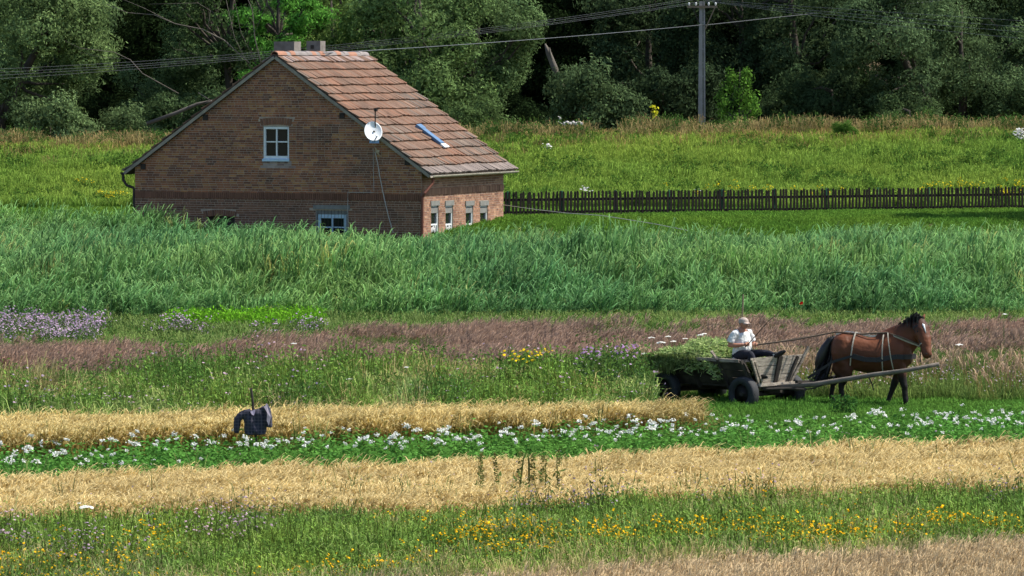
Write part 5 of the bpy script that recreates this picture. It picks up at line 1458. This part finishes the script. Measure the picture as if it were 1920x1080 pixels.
# ---------------------------------------------------------------- scarecrow jacket on a stake
def plaid():
    m = mat('dark_plaid', (.035, .036, .055), .95, .2, 14)
    nt = m.node_tree; b = nt.nodes['Principled BSDF']; src = b.inputs['Base Color'].links[0].from_socket
    tc = nt.nodes.new('ShaderNodeTexCoord'); out = src
    for ax in ('X', 'Z'):
        w = nt.nodes.new('ShaderNodeTexWave'); w.bands_direction = ax; w.inputs['Scale'].default_value = 5.5; nt.links.new(tc.outputs['Object'], w.inputs['Vector'])
        rp = nt.nodes.new('ShaderNodeValToRGB'); rp.color_ramp.elements[0].position = .86; rp.color_ramp.elements[1].position = .95; nt.links.new(w.outputs['Fac'], rp.inputs[0])
        mu = nt.nodes.new('ShaderNodeMath'); mu.operation = 'MULTIPLY'; mu.inputs[1].default_value = .6; nt.links.new(rp.outputs[0], mu.inputs[0])
        mx = nt.nodes.new('ShaderNodeMix'); mx.data_type = 'RGBA'; nt.links.new(mu.outputs[0], mx.inputs['Factor']); nt.links.new(out, mx.inputs['A']); mx.inputs['B'].default_value = (.11, .10, .13, 1); out = mx.outputs['Result']
    nt.links.new(out, b.inputs['Base Color']); return m
D = 86.4
sc0 = at(474, 800, D); sc0.z = hz(sc0.x, D)
scare = empty('scarecrow', sc0)
tag(scare, 'dark plaid jacket draped on a thin stake at the barley edge', 'scarecrow')
L_ = lambda px, py, dy=0: at(px, py, D + dy) - sc0
MB().tube([L_(481, 845), L_(475, 790, .02), L_(473, 755), L_(470, 728)], [.024, .022, .021, .019], 8).build('stake', M['darkwood'], scare)
MB().tube([L_(443, 781), L_(475, 772), L_(499, 762)], .016, 8).build('crossbar', M['darkwood'], scare)
j = MB()
def flat_ring(cx, cy, wx, wy, n=16): 
    c_ = L_(cx, cy); return [c_ + Vector((wx * math.cos(a), wy * math.sin(a), 0)) for a in np.linspace(0, 2 * math.pi, n, endpoint=False)]
rings = []
for (cy, xl, xr, th_, sk) in ((767, 478, 499, .05, 0), (775, 458, 502, .09, 0), (785, 455, 501, .11, 0), (797, 456, 500, .12, 0), (808, 457, 499, .13, 0), (816, 458, 497, .135, 0)):
    a0, a1 = L_(xl, cy), L_(xr, cy); c_ = (a0 + a1) / 2; wx = (a1 - a0).x / 2
    rings.append([c_ + Vector((wx * math.cos(a), th_ * math.sin(a) * (1 + .25 * math.sin(a * 5 + cy)), 0)) for a in np.linspace(0, 2 * math.pi, 20, endpoint=False)])
j.loft(rings)
j.tube([L_(470, 774), L_(450, 780), L_(444, 787), L_(443, 800), L_(442, 813)], [.075, .07, .066, .06, .05], 10)
j.tube([L_(490, 768), L_(501, 768, -.05), L_(504, 782, -.07), L_(505, 802, -.08)], [.06, .055, .055, .05], 10)
folds(remesh(j.build('jacket', plaid(), scare), .014, 4), .10, .022)
m = MB(); m.prism([L_(494, 764, -.13), L_(499, 757, -.10), L_(504, 764, -.12), L_(507, 784, -.15), L_(503, 799, -.17), L_(499, 790, -.17), L_(500, 775, -.16)], (0, 0, 0), (0, .02, 0)); m.build('lining', mat('pale_lining', (.30, .27, .33), .95, .2, 14), scare)
m = MB(); m.prism([L_(468, 773, -.10), L_(472, 771, -.08), L_(478, 770, -.08), L_(475, 780, -.13), L_(471, 778, -.13)], (0, 0, 0), (0, .02, 0)); m.build('collar', mat('pale_collar', (.22, .20, .28), .95), scare)

# ---------------------------------------------------------------- potato plants
pot, blo = [], []
for k in range(5):
    t = TB(1000 + k); r = t.r; n = 260
    v = r.normal(size=(n, 3)); v /= np.linalg.norm(v, axis=1, keepdims=True); v[:, 2] = np.abs(v[:, 2])
    P = v * np.array([.46, .46, .57]) * r.uniform(.45, 1.05, (n, 1)); nr = v + r.normal(size=(n, 3)) * .5; nr[:, 2] += .5
    t.leaves(P, r.uniform(.05, .11, n), .55, (.10, .25, .05), .25, nrm=nr); pot.append(t.mesh('foliage', M['leaf']))
for k in range(4):
    t = TB(1050 + k); r = t.r
    t.disc(r.normal(0, .030, (16, 3)) * np.array([1, 1, .9]), .024, (.80, .81, .78), .05, 5, .6)
    t.blades(np.array([[0, 0, -.18.__float__()]]), .18, .01, .0, 0, 0, (.07, .15, .03)); blo.append(t.mesh('blossom', M['leaf']))
np_ = 0
for row in range(8):
    for i in range(41):
        X = -11.2 + i * .555 + R_.uniform(-.12, .12)
        Y = float(E4(X)) - .12 - row * .70 + R_.uniform(-.12, .12)
        if abs(X) > .1015 * Y + 1.0: continue
        o = empty('potato_plant', (X, Y, hz(X, Y)), R_.uniform(0, 6.28)); s = R_.uniform(.85, 1.12); o.scale = (s, s, s)
        f = link('foliage', pot[R_.randrange(5)], o); g = R_.uniform(.85, 1.2); f.color = (g * (1 + .15 * (noise2(X, Y, 2) - .5)), g, g * .95, 1)
        dens = float(fbm(X + 30, Y * 2, 1.6)); rowf = 1.25 if 2 <= row <= 6 else .5
        nb = int(np.clip((dens - .34) * 10 * rowf + R_.uniform(-.9, .9), 0, 4))
        for q in range(nb):
            a = R_.uniform(0, 6.28); rr_ = R_.uniform(.05, .36)
            bl = link('blossom', blo[R_.randrange(4)], o, (rr_ * math.cos(a), rr_ * math.sin(a), .61 - rr_ * .32 + R_.uniform(-.02, .06)), (R_.uniform(-.3, .3), R_.uniform(-.3, .3), R_.uniform(0, 6)))
            bs = R_.uniform(.42, .82); bl.scale = (bs, bs, bs)
        tag(o, 'leafy potato plant in the white flowering crop strip between the barley strips', 'potato plant', 'potato plants in the flowering strip')
        np_ += 1

# ---------------------------------------------------------------- single plants one can pick out
def plant(name, px, py_top, d, build, label, cat, seed, tint=(1, 1, 1)):
    p = at(px, py_top, d); z0 = hz(p.x, d); o = empty(name, (p.x, p.y, z0)); build(o, p.z - z0, np.random.default_rng(seed), seed, tint); tag(o, label, cat); return o
def part(t, nm, o, tint=(1, 1, 1)): c = link(nm, t.mesh(nm, M['leaf']), o); c.color = (*tint, 1); return c
def spike(o, H, r, seed, tint):
    t = TB(seed); n = int(150 * H); z = r.uniform(.35, 1, n) * H
    t.blades(np.zeros((1, 3)), H, .02, .05, r.uniform(0, 6, 1), 0, (.10, .12, .04)); part(t, 'stem', o)
    t = TB(seed + 1); a = r.uniform(0, 6.28, n); rad = .035 * (1.15 - z / H * .7) * r.uniform(.4, 1.3, n)
    t.leaves(np.stack([rad * np.cos(a), rad * np.sin(a), z], 1), .038, .5, (.15, .17, .055), .3); part(t, 'seed_head', o, tint)
    t = TB(seed + 2); k = 14; a = r.uniform(0, 6.28, k); t.leaves(np.stack([.06 * np.cos(a), .06 * np.sin(a), r.uniform(.2, .75, k) * H], 1), .11, .28, (.12, .18, .05), .25); part(t, 'leaf', o, tint)
for k, (px, py, wd_) in enumerate(((896, 850, 1), (912, 856, .9), (937, 848, 1.1), (968, 848, 1.5), (990, 850, 1.9), (1010, 856, 1.2), (1024, 862, .8), (1047, 842, 1.1))):
    lab = ('leftmost of the tall green dock spikes before the near barley', 'second green dock spike from the left, leaning, before the near barley', 'third green dock spike from the left before the near barley', 'fourth green dock spike, thick, left of the stoutest one', 'stoutest dark green dock spike in the middle of the row', 'short dock spike just right of the stoutest one', 'faint thin dock spike, second from the right', 'rightmost dock spike, standing apart before the near barley')[k]
    o = plant('dock_spike', px, py, 74.4 + .3 * (k % 3), spike, lab, 'dock plant', 1100 + 3 * k); o.scale = (wd_ * 1.05, wd_ * 1.05, 1); o.rotation_euler = (0, R_.uniform(-.10, .10), 0)
def bushy(fl, nfl, frad, w, leafc=(.07, .15, .03), leaf=.07, nl=600):
    def f(o, H, r, seed, tint):
        t = TB(seed); n = nl; z = r.uniform(.05, .92, n) ** .9; a = r.uniform(0, 6.28, n); q = w * np.sqrt(r.uniform(0, 1, n)) * (.6 + .55 * np.sin(z * 2.4))
        t.leaves(np.stack([q * np.cos(a), q * np.sin(a), z * H], 1), leaf * r.uniform(.6, 1.4, n), .4, leafc, .28); part(t, 'foliage', o, tint)
        t = TB(seed + 1); t.blades(ring(r, 9, w * .5), H * .9, .016, .1, r.uniform(0, 6, 9), 0, (.07, .11, .03)); part(t, 'stem', o)
        if nfl:
            t = TB(seed + 2); a = r.uniform(0, 6.28, nfl); q = w * .95 * np.sqrt(r.uniform(0, 1, nfl))
            t.disc(np.stack([q * np.cos(a), q * np.sin(a), H * r.uniform(.84, 1.03, nfl)], 1), frad, fl, .12, 6, .4); part(t, 'flower', o)
    return f
YL, PU, WH = (.80, .56, .02), (.42, .25, .48), (.80, .80, .76)
plant('tansy_plant', 975, 660, 97.0, bushy(YL, 26, .032, .38), 'bushy tansy with a crown of yellow flowers behind the far barley', 'tansy', 1200)
plant('tansy_plant', 1020, 655, 97.6, bushy(YL, 12, .028, .28), 'smaller yellow tansy just right of the bushy one', 'tansy', 1205)
plant('thistle', 1110, 655, 98.5, bushy(PU, 26, .030, .32, (.065, .12, .04)), 'mauve flowered thistle midway between tansy and wagon', 'thistle', 1210)
plant('thistle', 1178, 650, 98.5, bushy(PU, 34, .030, .34, (.065, .12, .04)), 'mauve flowered thistle nearest the wagon tail', 'thistle', 1215)
plant('weed_bush', 1125, 690, 96.5, bushy(None, 0, 0, .42, (.055, .115, .035)), 'dark green leafy weed under the mauve thistles', 'weed', 1220)
plant('weed_bush', 1060, 700, 97.0, bushy(YL, 3, .025, .40, (.07, .14, .035)), 'leafy green weed right of the tansy', 'weed', 1222)
plant('weed_bush', 718, 690, 96.6, bushy(None, 0, 0, .36, (.08, .16, .035)), 'leafy green weed standing alone above the far barley, left of the dry grass', 'weed', 1225)
plant('weed_bush', 790, 640, 104, bushy(None, 0, 0, .5, (.09, .2, .035)), 'fresh green weed patch in the pink grass, centre', 'weed', 1228)
plant('weed_bush', 1583, 738, 96.8, bushy(None, 0, 0, .24, (.045, .12, .028), nl=420), 'dark green weed in front of the horse\'s hind legs', 'weed', 1230)
plant('weed_bush', 1180, 690, 99.5, bushy(None, 0, 0, .34, (.06, .13, .04)), 'dark weed bush beside the wagon\'s rear wheel', 'weed', 1233)
plant('yellow_mullein', 1227, 197, 206, lambda o, H, r, s, t_: (lambda t: (t.leaves(np.stack([r.normal(0, .07, 60), r.normal(0, .07, 60), r.uniform(.45, 1.0, 60) * H], 1), .13, .7, (.62, .60, .04), .15), part(t, 'flower', o), (lambda q: (q.blades(np.zeros((3, 3)), H, .04, .05, np.array([0, 2., 4]), 0, (.1, .16, .04)), part(q, 'stem', o)))(TB(s + 1))))(TB(s)), 'yellow mullein spike on the dike top, left of the pole', 'mullein', 1240)
def umbel(rad):
    def f(o, H, r, seed, tint):
        t = TB(seed); t.blades(np.zeros((2, 3)), H, .012, .05, r.uniform(0, 6, 2), 0, (.09, .15, .05)); part(t, 'stem', o)
        t = TB(seed + 1); n = 16; a = r.uniform(0, 6.28, n); q = rad * np.sqrt(r.uniform(0, 1, n))
        t.disc(np.stack([q * np.cos(a), q * np.sin(a), H + .02 - q * .3], 1), rad * .42, WH, .04, 6, .25); part(t, 'flower', o)
    return f
UM = [(1222, 634, 103.4, .055, 'small white umbel above the hay, leftmost of the group'), (1241, 643, 103.2, .085, 'large white umbel above the left part of the hay'), (1253, 632, 103.8, .05, 'small white umbel standing above the large left one'),
      (1263, 641, 103.3, .055, 'flat white umbel just right of the large left one'), (1285, 636, 103.5, .04, 'tiny white umbel midway over the hay'), (1310, 638, 103.2, .09, 'largest white umbel right over the hay heap'),
      (1314, 629, 103.6, .05, 'left of two raised white umbels behind the driver\'s back'), (1321, 627, 103.8, .05, 'right of two raised white umbels behind the driver\'s back'), (1329, 635, 103.2, .045, 'small white umbel lowest beside the two raised ones'),
      (1346, 650, 102.8, .07, 'flat white umbel directly behind the driver\'s elbow'), (1209, 664, 102.2, .06, 'white umbel left of the wagon tail'), (1800, 647, 103.5, .06, 'white umbel right of the horse\'s muzzle'),
      (1885, 590, 112, .05, 'small white umbel at the right edge in the pink grass'), (160, 953, 70.0, .075, 'bright white umbel among the foreground weeds at the far left'), (146, 947, 70.3, .025, 'tiny white umbel left of the bright foreground one'),
      (1055, 718, 95.5, .04, 'left of two white umbels above the far barley, right of the tansy'), (1087, 721, 95.5, .04, 'right of two white umbels above the far barley, right of the tansy'), (655, 712, 95.6, .05, 'white umbel in the weeds above the far barley, centre left'),
      (550, 645, 103, .05, 'white umbel at the lower edge of the pink grass, left'), (762, 690, 97.5, .045, 'white umbel left of the dry grass clump')]
for k, (px, py, d, rad, lab) in enumerate(UM): plant('wild_carrot', px, py, d, umbel(rad), lab, 'wild carrot', 1300 + 3 * k)
def poppy(o, H, r, seed, tint):
    t = TB(seed); t.blades(np.zeros((2, 3)), H, .012, .05, r.uniform(0, 6, 2), 0, (.09, .15, .05)); part(t, 'stem', o)
    t = TB(seed + 1); t.leaves(np.array([[0, 0, H], [.02, 0, H + .01], [-.02, .01, H], [0, -.02, H + .02]]), .09, .9, (.55, .02, .015), .1); part(t, 'flower', o)
plant('poppy', 1503, 569, 122.5, poppy, 'single red poppy at the foot of the reeds above the horse', 'poppy', 1400)
def white_clump(n_, w):
    def f(o, H, r, seed, tint):
        t = TB(seed); t.leaves(np.stack([r.normal(0, w * .4, 80), r.normal(0, w * .4, 80), r.uniform(0, H, 80)], 1), .12, .4, (.07, .15, .03), .2); part(t, 'foliage', o)
        t = TB(seed + 1); t.disc(np.stack([r.normal(0, w * .5, n_), r.normal(0, w * .5, n_), H * r.uniform(.7, 1.05, n_)], 1), .05, (.74, .72, .72), .06, 6, .5); part(t, 'flower', o)
    return f
plant('white_flower_clump', 1025, 270, 196, white_clump(12, .22), 'white flower clump on the dike slope right of the roof eave', 'flowers', 1410)
plant('white_flower_clump', 1308, 349, 184, white_clump(8, .13), 'white flower clump just above the picket fence, centre', 'flowers', 1413)
plant('white_flower_clump', 1100, 350, 184, white_clump(12, .26), 'white flower clump above the fence, nearer the house', 'flowers', 1416)
plant('white_flower_clump', 1914, 243, 195, white_clump(70, .30), 'large white blossoming clump cut by the right edge on the dike', 'flowers', 1419)
plant('white_flower_clump', 1050, 218, 205, white_clump(6, .10), 'small white flower clump on the dike top below the broken trunk', 'flowers', 1422)
# pale stones on the dike top
for k in range(7):
    p = at(1058 + 5.5 * k, 232 - (k % 2) * 2, 204.5); m = MB(); m.ellip((0, 0, 0), (.08 + .02 * (k % 3), .09, .08), Matrix.Rotation(k, 3, 'Z'), 7, 5)
    o = m.build('stone', M['rubble']); o.location = (p.x, p.y, p.z); tag(o, 'pale stone in the low row on the dike top below the broken trunk', 'stone', 'pale stones on the dike top')
